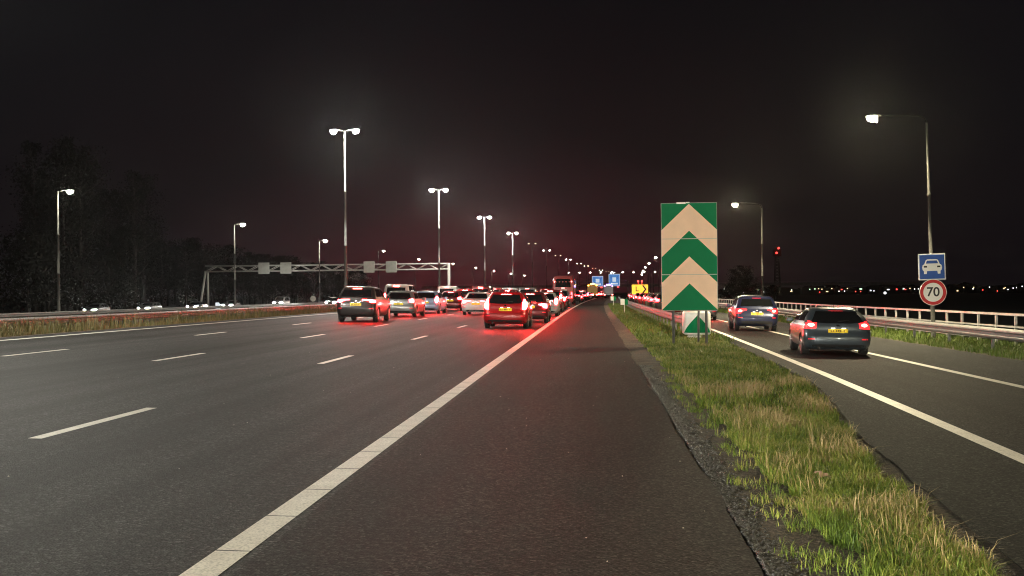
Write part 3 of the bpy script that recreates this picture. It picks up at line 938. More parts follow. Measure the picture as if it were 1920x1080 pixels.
def disc(bm, r0, r1, y, n=48, th=0.004):
    for r_in, r_out in [(r0, r1)]:
        a = [bm.verts.new((math.cos(2 * math.pi * k / n) * r_out, y, math.sin(2 * math.pi * k / n) * r_out)) for k in range(n)]
        b = [bm.verts.new((math.cos(2 * math.pi * k / n) * r_out, y + th, math.sin(2 * math.pi * k / n) * r_out)) for k in range(n)]
        for k in range(n): bm.faces.new((a[k], a[(k + 1) % n], b[(k + 1) % n], b[k]))
        if r_in <= 0:
            bm.faces.new(a); bm.faces.new(b[::-1])
        else:
            c = [bm.verts.new((math.cos(2 * math.pi * k / n) * r_in, y, math.sin(2 * math.pi * k / n) * r_in)) for k in range(n)]
            for k in range(n): bm.faces.new((a[k], c[k], c[(k + 1) % n], a[(k + 1) % n]))

def mast_sign_speed():
    root = empty('speed_limit_sign', P(11.62, 40.2, 1.63) + Vector((-0.03, -0.10, 0)), R(-2), 'round red ringed 70 speed limit sign under the blue sign', 'road sign')
    bm = bmesh.new(); disc(bm, 0, 0.45, 0.006, 48, 0.02); obj('plate', bm, M['sign_white'], root)
    bm = bmesh.new(); disc(bm, 0.325, 0.432, 0.001, 48, 0.004); obj('red_ring', bm, M['sign_red'], root)
    bm = text_bm('70', 0.44, 0.003)
    bmesh.ops.scale(bm, vec=(1.0, 1, 1.0), verts=bm.verts[:])
    bmesh.ops.translate(bm, vec=(0.0, 0.0, 0.0), verts=bm.verts[:])
    obj('numerals', bm, M['sign_black'], root)
    bm = bmesh.new(); box(bm, 0, 0.06, 0.1, 0.4, 0.05, 0.05); obj('bracket', bm, M['galv'], root)
mast_sign_speed()

# ------------------------------------------------------------------ cars
def slices_for(kind):
    # z, rear y, front y, half width, rear corner radius, front corner radius
    if kind == 'hatch':
        L = 4.3; belt = 1.0
        S = [(.19, .16, 4.10, .76, .25, .5), (.27, .05, 4.22, .85, .30, .55), (.42, .0, 4.29, .885, .30, .6), (.58, .0, 4.30, .895, .30, .62), (.66, .035, 4.28, .895, .30, .6),
             (.76, .085, 4.22, .892, .28, .6), (.88, .10, 4.06, .882, .28, .6), (.95, .12, 3.75, .868, .30, .55), (1.0, .14, 3.25, .85, .30, .4), (1.06, .18, 3.12, .83, .30, .35),
             (1.16, .27, 2.95, .79, .30, .32), (1.27, .42, 2.74, .725, .32, .3), (1.37, .57, 2.50, .66, .32, .3), (1.43, .64, 2.25, .60, .30, .3), (1.465, .74, 2.05, .52, .25, .3), (1.485, .95, 1.8, .38, .2, .2)]
    elif kind == 'suv':
        L = 4.5; belt = 1.12
        S = [(.24, .16, 4.30, .78, .22, .5), (.33, .04, 4.42, .88, .28, .5), (.50, .0, 4.49, .915, .28, .5), (.68, .0, 4.50, .925, .28, .5), (.80, .05, 4.48, .925, .26, .5),
             (.92, .08, 4.42, .92, .26, .5), (1.02, .09, 4.2, .91, .26, .5), (1.08, .11, 3.85, .895, .26, .5), (1.13, .13, 3.3, .88, .28, .4), (1.20, .17, 3.14, .86, .28, .35),
             (1.32, .25, 2.92, .82, .28, .32), (1.45, .37, 2.68, .775, .28, .3), (1.54, .46, 2.45, .73, .28, .3), (1.60, .50, 2.2, .68, .25, .3), (1.635, .6, 2.0, .60, .22, .3), (1.655, .9, 1.75, .38, .2, .2)]
    elif kind == 'estate':
        L = 4.7; belt = .98
        S = [(.19, .16, 4.50, .76, .25, .5), (.27, .05, 4.62, .86, .30, .55), (.42, .0, 4.69, .895, .30, .6), (.58, .0, 4.70, .905, .30, .62), (.66, .03, 4.68, .905, .30, .6),
             (.76, .06, 4.6, .90, .28, .6), (.86, .08, 4.4, .89, .28, .6), (.93, .10, 4.1, .875, .30, .55), (.98, .12, 3.55, .86, .30, .4), (1.04, .18, 3.40, .84, .30, .35),
             (1.14, .30, 3.2, .80, .30, .32), (1.26, .46, 2.96, .75, .30, .3), (1.36, .60, 2.70, .70, .30, .3), (1.415, .66, 2.45, .655, .28, .3), (1.445, .8, 2.2, .58, .25, .3), (1.46, 1.1, 1.9, .38, .2, .2)]
    elif kind == 'sedan':
        L = 4.7; belt = .97
        S = [(.19, .18, 4.50, .76, .25, .5), (.27, .06, 4.62, .86, .32, .55), (.42, .01, 4.69, .895, .34, .6), (.58, .0, 4.70, .905, .34, .62), (.68, .03, 4.66, .905, .32, .6),
             (.80, .05, 4.55, .90, .30, .6), (.90, .06, 4.3, .885, .30, .6), (.955, .10, 3.95, .87, .30, .55), (.985, .30, 3.5, .855, .30, .4), (1.01, .72, 3.38, .835, .3, .35),
             (1.10, .92, 3.2, .79, .30, .32), (1.21, 1.12, 2.98, .745, .30, .3), (1.31, 1.34, 2.74, .70, .30, .3), (1.38, 1.55, 2.5, .65, .28, .3), (1.415, 1.75, 2.3, .57, .25, .25), (1.43, 1.95, 2.15, .38, .1, .1)]
    else:   # van
        L = 4.9; belt = 1.15
        S = [(.24, .14, 4.70, .82, .18, .5), (.34, .03, 4.82, .93, .20, .5), (.52, .0, 4.89, .955, .20, .5), (.75, .0, 4.90, .965, .18, .5), (.92, .02, 4.82, .965, .18, .5),
             (1.05, .03, 4.55, .96, .18, .5), (1.12, .035, 4.2, .955, .18, .45), (1.18, .04, 3.95, .95, .18, .4), (1.35, .06, 3.7, .935, .18, .35), (1.55, .09, 3.42, .91, .18, .32),
             (1.72, .13, 3.18, .885, .18, .3), (1.82, .17, 3.0, .85, .18, .3), (1.89, .24, 2.8, .80, .18, .3), (1.925, .40, 2.6, .68, .15, .3), (1.94, .7, 2.3, .4, .1, .2)]
    return L, belt, S

def outline(sl):
    z, yr, yf, w, cr, cf = sl
    ln = yf - yr
    cr = min(cr, w * 0.8, ln * 0.3); cf = min(cf, w * 0.85, ln * 0.3)
    pts = []
    bow = 0.05 * min(1.0, w / 0.9)
    for k in range(4):
        x = (w - cr) * k / 4
        pts.append((x, yr + bow * (x / w) ** 2))
    y0 = yr + bow * ((w - cr) / w) ** 2
    for k in range(7):
        a = math.pi / 2 * k / 6
        pts.append((w - cr + cr * math.sin(a), y0 + cr * (1 - math.cos(a))))
    ys, ye = y0 + cr, yf - cf
    for k in range(1, 13):
        t = k / 13
        pts.append((w + 0.012 * math.sin(math.pi * t), ys + (ye - ys) * t))
    for k in range(7):
        a = math.pi / 2 * k / 6
        pts.append((w - cf + cf * math.cos(a), yf - cf + cf * math.sin(a) - bow * 0))
    for k in range(1, 4): pts.append(((w - cf) * (1 - k / 4), yf + 0.03 * (k / 4)))
    pts.append((0, yf + 0.03))
    half = pts
    left = [(-x, y) for x, y in half[-2:0:-1]]
    return [(x, y, z) for x, y in half + left]

def refine(S):
    out = []
    for i in range(len(S) - 1):
        p0, p1, p2, p3 = S[max(i - 1, 0)], S[i], S[i + 1], S[min(i + 2, len(S) - 1)]
        for t in (0, 0.5):
            out.append(tuple(0.5 * (2 * b + (c - a) * t + (2 * a - 5 * b + 4 * c - dd_) * t * t + (3 * b - a - 3 * c + dd_) * t ** 3) for a, b, c, dd_ in zip(p0, p1, p2, p3)))
    out.append(S[-1]); return out

def body_bm(S, crown=0.012):
    bm = bmesh.new()
    rings = [[bm.verts.new(p) for p in outline(sl)] for sl in S]
    n = len(rings[0])
    for a, b in zip(rings, rings[1:]):
        for k in range(n): bm.faces.new((a[k], a[(k + 1) % n], b[(k + 1) % n], b[k])).smooth = True
    for ring, sg in ((rings[0], -1), (rings[-1], 1)):
        c = Vector((0, 0, 0))
        for v in ring: c += v.co
        c /= n; c.z += sg * crown
        cv = bm.verts.new(c)
        for k in range(n):
            f = bm.faces.new((ring[k], ring[(k + 1) % n], cv) if sg > 0 else (ring[(k + 1) % n], ring[k], cv)); f.smooth = True
    return bm

def project(bvh, poly, view, off=0.004, th=0.012, maxlen=0.14):
    """a panel laid on the body: poly is drawn in (x,z) seen from 'rear' or 'front', or in (y,z) seen from 'right' / 'left'"""
    bm = bmesh.new()
    def to3(a, b): return Vector((a, 0, b)) if view in ('rear', 'front') else Vector((0, a, b))
    f = bm.faces.new([bm.verts.new(to3(a, b)) for a, b in poly])
    bmesh.ops.triangulate(bm, faces=[f])
    for _ in range(4):
        es = [e_ for e_ in bm.edges if e_.calc_length() > maxlen]
        if not es: break
        bmesh.ops.subdivide_edges(bm, edges=es, cuts=1)
        bmesh.ops.triangulate(bm, faces=bm.faces[:])
    dv = {'rear': Vector((0, 1, 0)), 'front': Vector((0, -1, 0)), 'right': Vector((-1, 0, 0)), 'left': Vector((1, 0, 0))}[view]
    for v in bm.verts:
        org = v.co - dv * 8
        loc, nor, idx, dist = bvh.ray_cast(org, dv)
        if loc is None:
            loc, nor, idx, dist = bvh.find_nearest(v.co + dv * (0.3 if view in ('rear',) else 0))
        if nor.dot(dv) > 0: nor = -nor
        v.co = loc + nor * off - dv * off * 0.5
    r = bmesh.ops.extrude_face_region(bm, geom=bm.faces[:])
    bmesh.ops.translate(bm, vec=dv * th, verts=[g_ for g_ in r['geom'] if isinstance(g_, bmesh.types.BMVert)])
    for f in bm.faces: f.smooth = False
    return bm

def mirror_poly(p): return [(-x, z) for x, z in reversed(p)]
def shrink(p, s, cx=None, cz=None):
    cx = sum(a for a, b in p) / len(p) if cx is None else cx; cz = sum(b for a, b in p) / len(p) if cz is None else cz
    return [(cx + (a - cx) * s, cz + (b - cz) * s) for a, b in p]
def oval(cx, cz, rx, rz_, n=12): return [(cx + rx * math.cos(2 * math.pi * k / n), cz + rz_ * math.sin(2 * math.pi * k / n)) for k in range(n)]
def rect(x0, z0, x1, z1): return [(x0, z0), (x1, z0), (x1, z1), (x0, z1)]

def wheel_meshes(r=0.32, w=0.2):
    bm = bmesh.new()
    lathe_x(bm, [(-w / 2, r * 0.66), (-w / 2, r * 0.93), (-w / 2 + 0.025, r), (w / 2 - 0.025, r), (w / 2, r * 0.93), (w / 2, r * 0.66)], 24)
    ty = mesh_from(bm, 'tyre', M['rubber'])
    bm = bmesh.new()
    lathe_x(bm, [(-w / 2 - 0.004, r * 0.2), (-w / 2 - 0.01, r * 0.60), (-w / 2 - 0.012, r * 0.68), (w / 2 + 0.012, r * 0.68), (w / 2 + 0.01, r * 0.6), (w / 2 + 0.004, r * 0.2)], 24)
    for k in range(5):
        a = 2 * math.pi * k / 5
        for sx in (-1, 1):
            vs = box(bm, 0, 0, 0, 0.02, 0.05, r * 0.55, 0)
            bmesh.ops.translate(bm, vec=(sx * (w / 2 + 0.008), 0, r * 0.36), verts=vs)
            bmesh.ops.rotate(bm, cent=(0, 0, 0), matrix=Matrix.Rotation(a, 3, 'X'), verts=vs)
    ri = mesh_from(bm, 'rim', M['rim'])
    return ty, ri

TAILS = {
    'slit': [(.46, .90), (.62, .93), (.84, .92), (.86, .82), (.80, .72), (.66, .74), (.60, .82), (.46, .86)],
    'tall': [(.68, .80), (.80, .80), (.87, .86), (.86, 1.06), (.78, 1.22), (.72, 1.20), (.68, 1.0)],
    'block': [(.60, .86), (.86, .84), (.87, 1.02), (.76, 1.06), (.58, 1.0)],
    'bar': [(.34, .93), (.86, .91), (.86, .80), (.70, .79), (.62, .87), (.34, .88)],
    'oval': oval(.745, .93, .105, .20),
}
PROTO = {}
def car_proto(kind, tail, detail=True):
    key = (kind, tail, detail)
    if key in PROTO: return PROTO[key]
    L, belt, S0 = slices_for(kind)
    S = refine(S0) if detail else S0
    dz = belt - 1.0
    bm = body_bm(S)
    bvh = BVHTree.FromBMesh(bm)
    parts = []        # (name, mesh, parent index or None, role, location)
    rw = 0.345 if kind in ('suv', 'van') else 0.32
    ya, yb = 0.86 if kind != 'sedan' else 1.0, L - 0.86
    W = max(s[3] for s in S0)
    me = mesh_from(bm, 'body', [M['dark'], M['dark']])
    if detail:
        tmp = bpy.data.objects.new('body', me); COL.objects.link(tmp)
        cb = bmesh.new()
        for y in (ya, yb):
            for sx in (-1, 1):
                vs0 = len(cb.verts)
                prof_n = 24
                rr_ = rw + 0.055
                ra_ = [cb.verts.new((sx * (W - 0.27), y + rr_ * math.cos(2 * math.pi * k / prof_n), rw + rr_ * math.sin(2 * math.pi * k / prof_n))) for k in range(prof_n)]
                rb_ = [cb.verts.new((sx * (W + 0.2), y + rr_ * math.cos(2 * math.pi * k / prof_n), rw + rr_ * math.sin(2 * math.pi * k / prof_n))) for k in range(prof_n)]
                for k in range(prof_n): cb.faces.new((ra_[k], ra_[(k + 1) % prof_n], rb_[(k + 1) % prof_n], rb_[k])).material_index = 1
                cb.faces.new(ra_).material_index = 1; cb.faces.new(rb_[::-1]).material_index = 1
        cme = mesh_from(cb, 'cut', [M['dark'], M['dark']])
        cut = bpy.data.objects.new('cut', cme); COL.objects.link(cut)
        md_ = tmp.modifiers.new('b', 'BOOLEAN'); md_.operation = 'DIFFERENCE'; md_.object = cut; md_.solver = 'EXACT'
        dg = bpy.context.evaluated_depsgraph_get()
        me2 = bpy.data.meshes.new_from_object(tmp.evaluated_get(dg))
        me2.name = 'body'
        bpy.data.objects.remove(tmp); bpy.data.objects.remove(cut); bpy.data.meshes.remove(me); bpy.data.meshes.remove(cme)
        me = me2
        try: me.set_sharp_from_angle(angle=R(40))
        except Exception: pass
    parts.append(('body', me, None, 'paint', (0, 0, 0)))
    def part(name, bm_, role, parent=None, loc=(0, 0, 0)):
        parts.append((name, mesh_from(bm_, name, M['dark']), parent, role, loc)); return len(parts) - 1
    zt = S0[-1][0]
    # glazing
    if kind == 'van':
        rwp = [(-.74, 1.20), (.74, 1.20), (.68, 1.70), (-.68, 1.70)]
    elif kind == 'sedan':
        rwp = [(-.66, 1.035), (.66, 1.035), (.54, 1.34), (-.54, 1.34)]
    elif kind == 'suv':
        rwp = [(-.72, 1.17), (.72, 1.17), (.62, 1.50), (-.62, 1.50)]
    else:
        rwp = [(-.70, 1.03), (-.3, 1.0), (.3, 1.0), (.68, 1.03), (.53, zt - .12), (-.53, zt - .12)]
    part('rear_window', project(bvh, rwp, 'rear', 0.022, 0.03, 0.07), 'glass')
    def yz(z):
        for a, b in zip(S0, S0[1:]):
            if a[0] <= z <= b[0]:
                t = (z - a[0]) / (b[0] - a[0]); return a[1] + (b[1] - a[1]) * t, a[2] + (b[2] - a[2]) * t
        return S0[-1][1], S0[-1][2]
    zb_, zt_ = belt + .05, zt - .13
    if detail:
        r0, f0 = yz(zb_); r1, f1 = yz(zt_)
        rb, rt3 = r0 + .42, r1 + .34
        fb, ft = f0 - .30, f1 - .28
        if kind == 'sedan': rb, rt3 = r0 + .25, r1 + .22
        mb = rb + (fb - rb) * .52
        for side in ('left', 'right'):
            part('side_window', project(bvh, [(rb, zb_), (mb - .05, zb_), (mb - .05, zt_), (rt3, zt_)], side, 0.014, 0.02, 0.1), 'glass')
            part('side_window', project(bvh, [(mb + .05, zb_), (fb, zb_), (ft, zt_), (mb + .05, zt_)], side, 0.014, 0.02, 0.1), 'glass')
        wsw = W - .22
        part('windscreen', project(bvh, [(-wsw, belt + .08), (wsw, belt + .08), (wsw - .12, zt - .12), (-wsw + .12, zt - .12)], 'front', 0.02, 0.03, 0.08), 'glass')
    # tail lights
    tp = TAILS[tail]
    sc = W / 0.895
    tp = [(x * sc, z + dz) for x, z in tp]
    if tail == 'tall' and kind == 'van': tp = [(x * sc + .03, z + .0) for x, z in TAILS['tall']]
    tp = shrink(tp, 1.18 if detail else 1.5)
    for s in (1, -1):
        pl = tp if s > 0 else mirror_poly(tp)
        ti = part('tail_light', project(bvh, pl, 'rear', 0.008, 0.03, 0.07), 'tail')
        if tail in ('slit', 'block', 'bar'):
            core = oval(s * .70 * sc, (sum(z for x, z in tp) / len(tp)) - .01, .085, .05)
        else:
            core = shrink(pl, 0.72)
        part('bulb', project(bvh, core, 'rear', 0.016, 0.01, 0.07), 'core', ti)
    zb2 = {'hatch': 1.40, 'estate': 1.385, 'suv': 1.565, 'sedan': 1.06, 'van': 1.79}[kind]
    part('brake_light', project(bvh, rect(-.19, zb2 - .022, .19, zb2 + .022), 'rear', 0.014, 0.02), 'brake')
    pz = {'hatch': .77, 'estate': .72, 'suv': .82, 'sedan': .70, 'van': .80}[kind]
    pi = part('number_plate', project(bvh, rect(-.26, pz - .058, .26, pz + .058), 'rear', 0.016, 0.012, 1.0), 'plate')
    if detail:
        y0_ = min(v.co.y for v in parts[pi][1].vertices)
        for sx in (-.14, .14):
            bmk = bmesh.new(); box(bmk, sx, y0_ - .03, pz + .085, .10, .05, .016, 0); part('plate_lamp', bmk, 'plamp')
        bmk = bmesh.new()
        yy = [min(v.co.y for v in body_v.vertices) for body_v in (parts[pi][1],)][0]
        xk = -.2
        for grp in (2, 3, 1):
            for _ in range(grp):
                box(bmk, xk + .016, yy - .0015, pz, .027, .002, .062); xk += .052
            xk += .04
        part('plate_marks', bmk, 'mark', pi)
        part('bumper', project(bvh, [(-W * .90, .25 + dz * .4), (W * .90, .25 + dz * .4), (W * .91, .32 + dz), (.5, .36 + dz), (-.5, .36 + dz), (-W * .91, .32 + dz)], 'rear', 0.006, 0.012), 'trim')
        for s in (-1, 1):
            part('reflector', project(bvh, rect(s * W * .78 - .085, .50 + dz, s * W * .78 + .085, .535 + dz), 'rear', 0.012, 0.012), 'refl')
        bmk = bmesh.new(); tube(bmk, [(-.5, -.005, .235), (-.5, .25, .235)], .035, 10); part('exhaust', bmk, 'trim')
        bz = pz + .16
        part('badge', project(bvh, oval(0, bz, .045, .035, 10), 'rear', 0.014, 0.01), 'chrome')
        part('tailgate_seam', project(bvh, rect(-W * .78, .60 + dz, W * .78, .607 + dz), 'rear', 0.003, 0.01), 'trim')
        # mirrors, door seams and handles
        y_m = yz(belt + .03)[1] - .42
        for s in (-1, 1):
            bmk = bmesh.new(); box(bmk, s * (W + .085), y_m, belt + .04, .19, .09, .13, .03); part('wing_mirror', bmk, 'paint2')
        for side in ('left', 'right'):
            mb2 = yz(belt)[0] + (yz(belt)[1] - yz(belt)[0]) * .52
            part('door_seam', project(bvh, rect(mb2 - .004, .33 + dz * .5, mb2 + .004, belt - .02), side, 0.002, 0.008), 'trim')
            for yh in (mb2 - .72, mb2 + .3):
                part('door_handle', project(bvh, rect(yh, belt - .14, yh + .17, belt - .112), side, 0.014, 0.02), 'paint2')
        if kind in ('hatch', 'suv', 'estate'):
            part('spoiler', project(bvh, [(-.60, zt - .105), (.60, zt - .105), (.55, zt - .05), (-.55, zt - .05)], 'rear', 0.05, 0.09), 'paint2')
            bmk = bmesh.new(); tube(bmk, [(0, yz(belt + .06)[0] - .012, belt + .06), (.30, yz(belt + .1)[0] - .012, belt + .10)], .011, 6); part('wiper', bmk, 'trim')
        bmk = bmesh.new(); tube(bmk, [(0, 1.0 if kind != 'sedan' else 1.9, zt - .01), (0, .85 if kind != 'sedan' else 1.78, zt + .13)], .008, 6); part('aerial', bmk, 'trim')
    # front
    for s in (1, -1):
        hp = [(.42, .66 + dz), (.76, .70 + dz), (.80, .80 + dz), (.60, .80 + dz), (.42, .74 + dz)]
        hp = [(x * sc, z) for x, z in hp]
        part('headlight', project(bvh, hp if s > 0 else mirror_poly(hp), 'front', 0.01, 0.02, 0.1), 'head')
    if detail:
        part('grille', project(bvh, [(-.36, .5 + dz), (.36, .5 + dz), (.40, .70 + dz), (-.40, .70 + dz)], 'front', 0.006, 0.012), 'trim')
        part('front_plate', project(bvh, rect(-.26, .40 + dz, .26, .51 + dz), 'front', 0.014, 0.012), 'plate')
    ty, ri = wheel_meshes(rw)
    for y in (ya, yb):
        for s in (-1, 1):
            parts.append(('wheel', ty, None, 'tyre', (s * (W - .115), y, rw)))
            if detail: parts.append(('rim', ri, len(parts) - 1, 'rim', (0, 0, 0)))
    PROTO[key] = (L, parts)
    return PROTO[key]

M['plate_glow'] = emit('plate_lamp_lit', (1.0, 0.95, 0.85), 3.0, True, (0.6, 0.6, 0.6))
ROLE = dict(plamp='plate_glow', glass='glass', trim='dark', refl='reflector', chrome='chrome', plate='plate', mark='plate_mark', tyre='rubber', rim='rim')
def spawn(kind, tail, pnt, x, d, label, group, rz=0.0, sc=1.0, lit='near', head='head', detail=True, z=0.0, name='car', skip=(), plate='plate', cat='car', wide=1.0, low=1.0):
    L, parts = car_proto(kind, tail, detail)
    base = P(x, d, z)
    root = empty(name, base, -heading(d) + rz, label, cat, group)
    root.rotation_euler = (0, math.atan2(gz(x - .8) - gz(x + .8), 1.6), -heading(d) + rz)
    made = []
    root.scale = (sc * wide, sc, sc * low)
    lm = {'near': ('tail_red', 'tail_core', 'tail_core'), 'dim': ('tail_dim', 'tail_dim_core', 'tail_dim'), 'far': ('tail_far', 'tail_far_core', 'tail_far_core'),
          'half': ('tail_dim', 'tail_core', 'tail_dim')}[lit]
    for nm, me, par, role, loc in parts:
        o = bpy.data.objects.new(nm, me)
        COL.objects.link(o)
        o.parent = root if par is None else made[par]
        o.location = loc
        if nm == 'wheel' and False: pass
        if role in ('paint', 'paint2'): mt = PAINTS[pnt]
        elif role == 'tail': mt = M[lm[0]]
        elif role == 'core': mt = M[lm[1]]
        elif role == 'brake': mt = M[lm[2]]
        elif role == 'head': mt = M[head]
        elif role == 'plate': mt = M[plate]
        else: mt = M[ROLE[role]]
        o.material_slots[0].link = 'OBJECT'; o.material_slots[0].material = mt
        if role == 'paint' and len(o.material_slots) > 1:
            o.material_slots[1].link = 'OBJECT'; o.material_slots[1].material = M['dark']
        made.append(o)
    return root

spawn('hatch', 'block', 'grey', -3.9, -16.0, 'unseen car added behind the viewpoint whose headlamps light the verge and the chevron board', None, R(-4), 1.0, 'dim', 'head_beam', True)  # unseen car added to throw low light on the verge and board
GQ = 'cars braking in the motorway queue'
GSR = 'cars on the slip road'
# slip road
spawn('hatch', 'block', 'slate', 5.98, 28.6, 'slate blue hatchback nearest on the slip road with yellow plate', GSR, R(-3.0), 0.87, 'dim', wide=1.05, low=0.92)
spawn('suv', 'slit', 'navy', 6.55, 46.6, 'dark blue crossover ahead of the slate hatchback on the slip road', GSR, R(-2.0), 0.92, 'dim', low=0.94)
spawn('estate', 'slit', 'silver', 6.0, 64.5, 'pale silver car half hidden behind the chevron board on the slip road', GSR, R(-1), 1.0, 'near')
# motorway queue, near ones; some painted red in place of tail light bloom
spawn('suv', 'bar', 'graphite', -10.95, 52.2, 'dark grey crossover at the left rear end of the queue', GQ, 0, 1.0, 'near')
spawn('hatch', 'tall', 'red', -3.52, 45.6, 'red hatchback with tall lamps, last car in the right lane', GQ, 0, 1.0, 'near')
spawn('hatch', 'slit', 'wine', -3.05, 54.5, 'hatchback painted wine for brake light glow, directly ahead of the red hatchback', GQ, 0, 1.0, 'near')
spawn('estate', 'block', 'silver', -10.85, 63.3, 'silver estate ahead of the dark grey crossover', GQ, 0, 1.0, 'near')
spawn('sedan', 'bar', 'white', -7.25, 70.3, 'white saloon, last car in the middle lane', GQ, 0, 1.0, 'near')
spawn('hatch', 'oval', 'white', -3.0, 69.0, 'small white hatchback near the white edge line', GQ, 0, 1.0, 'near')
spawn('estate', 'oval', 'ice', -10.9, 73.6, 'ice blue estate third in the left lane', GQ, 0, 1.0, 'near')
spawn('hatch', 'block', 'wine', -10.6, 84.0, 'hatchback painted dark red for brake light glow, fourth in the left lane', GQ, 0, 1.0, 'near')
spawn('suv', 'tall', 'wine', -3.2, 83.5, 'tall wine red crossover ahead of the small white hatchback', GQ, 0, 1.0, 'near')
spawn('van', 'tall', 'white', -14.7, 84.5, 'white van rising above the silver estate', GQ, 0, 1.0, 'near', name='van', cat='van')
spawn('hatch', 'block', 'black', -7.2, 82.0, 'dark hatchback just ahead of the white saloon', GQ, 0, 1.0, 'near')
spawn('suv', 'block', 'wine', -7.1, 93.5, 'crossover painted wine red for brake light glow, third in the middle lane', GQ, 0, 1.0, 'near')
spawn('estate', 'tall', 'black', -14.6, 98, 'black estate ahead of the white van', GQ, 0, 1.0, 'near')
spawn('suv', 'slit', 'red', -10.8, 95, 'red crossover fifth in the left lane', GQ, 0, 1.0, 'near')
spawn('hatch', 'oval', 'red', -3.3, 97.0, 'bright red hatchback ahead of the wine red crossover', GQ, 0, 1.0, 'near')
spawn('sedan', 'block', 'ice', -7.2, 105, 'ice blue saloon fourth in the middle lane', GQ, 0, 1.0, 'near')
spawn('van', 'tall', 'wine', -10.7, 107, 'van painted wine red for brake light glow, sixth in the left lane', GQ, 0, 1.0, 'near', name='van', cat='van')
spawn('suv', 'bar', 'graphite', -3.4, 111, 'dark crossover right behind the coach', GQ, 0, 1.0, 'near')
kinds = ['hatch', 'suv', 'estate', 'sedan', 'hatch', 'van', 'suv']
tails = ['block', 'bar', 'oval', 'slit', 'tall', 'tall', 'oval']
cols = ['white', 'red', 'graphite', 'red', 'wine', 'silver', 'black', 'wine', 'wine', 'red']  # weighted to reds, so body paint carries the tail light bloom
prng = random.Random(21)
GF = 'far cars packed in the queue'
for lane, start, end in ((-3.4, 158, 420), (-7.2, 118, 420), (-10.8, 120, 420), (-14.4, 112, 420)):
    d = start
    while d < end:
        i = prng.randrange(len(kinds))
        spawn(kinds[i], tails[i] if kinds[i] != 'van' else 'tall', prng.choice(cols), lane + prng.uniform(-.25, .25), d,
              'small far car with red brake lamps in the packed motorway queue', GF, 0, 1.0, 'far', 'head_off' if d > 180 else 'head', False)
        d += prng.uniform(8.0, 11.5) * (1 if d < 230 else 1.5)
GF2 = 'far cars queuing on the slip road'
for d in (80, 91, 102, 113, 124, 136, 148, 190, 210, 235):
    i = prng.randrange(len(kinds))
    spawn(prng.choice(['hatch', 'sedan', 'sedan']), 'block', prng.choice(cols), 5.9 + prng.uniform(-.25, .2), d,
          'small far car in the slip road queue left of the chevron board', GF2, 0, 1.0, 'far', 'head_off', False)
# oncoming traffic beyond the median
GO = 'oncoming cars beyond the median'
for x, d, kind, pnt, lb in ((-59.6, 131, 'hatch', 'grey', 'oncoming car with bright lamps right of the far left lamp post'),
                            (-58.7, 145, 'estate', 'silver', 'pale oncoming car second from the far left lamp post'),
                            (-58.9, 163, 'sedan', 'graphite', 'dark oncoming car just left of the gantry leg'),
                            (-56.8, 172, 'hatch', 'grey', 'oncoming car with glaring lamps right of the gantry leg'),
                            (-57.3, 201, 'van', 'white', 'white oncoming van below the left gantry signs'),
                            (-38.3, 162, 'hatch', 'graphite', 'oncoming car with dazzling lamps beside the dark grey crossover'),
                            (-52.0, 236, 'hatch', 'grey', 'oncoming car near the round sign back')):
    spawn(kind, 'block', pnt, x, d + 4.4, lb, GO, R(180), 1.0, 'dim', 'head_opp', True, plate='plate')

# ------------------------------------------------------------------ coach and works vehicles
def coach(x, d):
    root = empty('coach', P(x, d), -heading(d), 'coach painted red for brake light glow, with a big dark rear window above the queue', 'coach')
    S = [(.30, .06, 11.9, 1.15, .2, .3), (.45, .0, 12, 1.24, .22, .3), (1.2, .0, 12, 1.27, .22, .3), (2.0, .04, 12, 1.27, .22, .3), (2.7, .14, 11.9, 1.25, .25, .35), (3.1, .28, 11.7, 1.20, .3, .4), (3.35, .55, 11.4, 1.05, .35, .4), (3.45, 1.0, 11.0, .75, .3, .4)]
    bm = body_bm(S); bvh = BVHTree.FromBMesh(bm)
    obj('body', bm, PAINTS['coach'], root)
    obj('rear_window', project(bvh, [(-.92, 2.12), (-.84, 2.05), (.84, 2.05), (.92, 2.12), (.86, 2.95), (.76, 3.06), (-.76, 3.06), (-.86, 2.95)], 'rear', .012, .02, .3), M['glass'], root)
    for s in (-1, 1):
        obj('tail_light', project(bvh, rect(s * 1.02 - .09, .75, s * 1.02 + .09, 1.45), 'rear', .012, .02, .3), M['tail_far'], root)
        obj('marker_light', project(bvh, oval(s * 1.02, 2.72, .07, .07), 'rear', .015, .02, .3), M['tail_far_core'], root)
        obj('side_windows', project(bvh, rect(.6, 1.9, 11.2, 2.85), 'left' if s < 0 else 'right', .01, .02, 1.0), M['glass'], root)
        bm = bmesh.new(); box(bm, s * 1.45, 11.6, 2.6, .16, .12, .5, .03); obj('mirror', bm, M['dark'], root)
        for y in (2.6, 8.9):
            bm = bmesh.new(); lathe_x(bm, [(-.14, .3), (-.14, .48), (.14, .48), (.14, .3)], 20, s * 1.12); o_ = obj('wheel', bm, M['rubber'], root); o_.location = (0, y, .48)
    obj('number_plate', project(bvh, rect(-.26, .58, .26, .70), 'rear', .012, .02), M['plate'], root)
    obj('engine_cover', project(bvh, rect(-.75, .85, .75, 1.35), 'rear', .008, .02, .3), M['dark'], root)
    obj('name_strip', project(bvh, rect(-.35, 1.66, .45, 1.76), 'rear', .01, .02, .3), M['sign_white'], root)
    obj('brake_light', project(bvh, rect(-.2, 1.93, .2, 1.98), 'rear', .01, .02, .3), M['tail_far_core'], root)
coach(-3.95, 137)

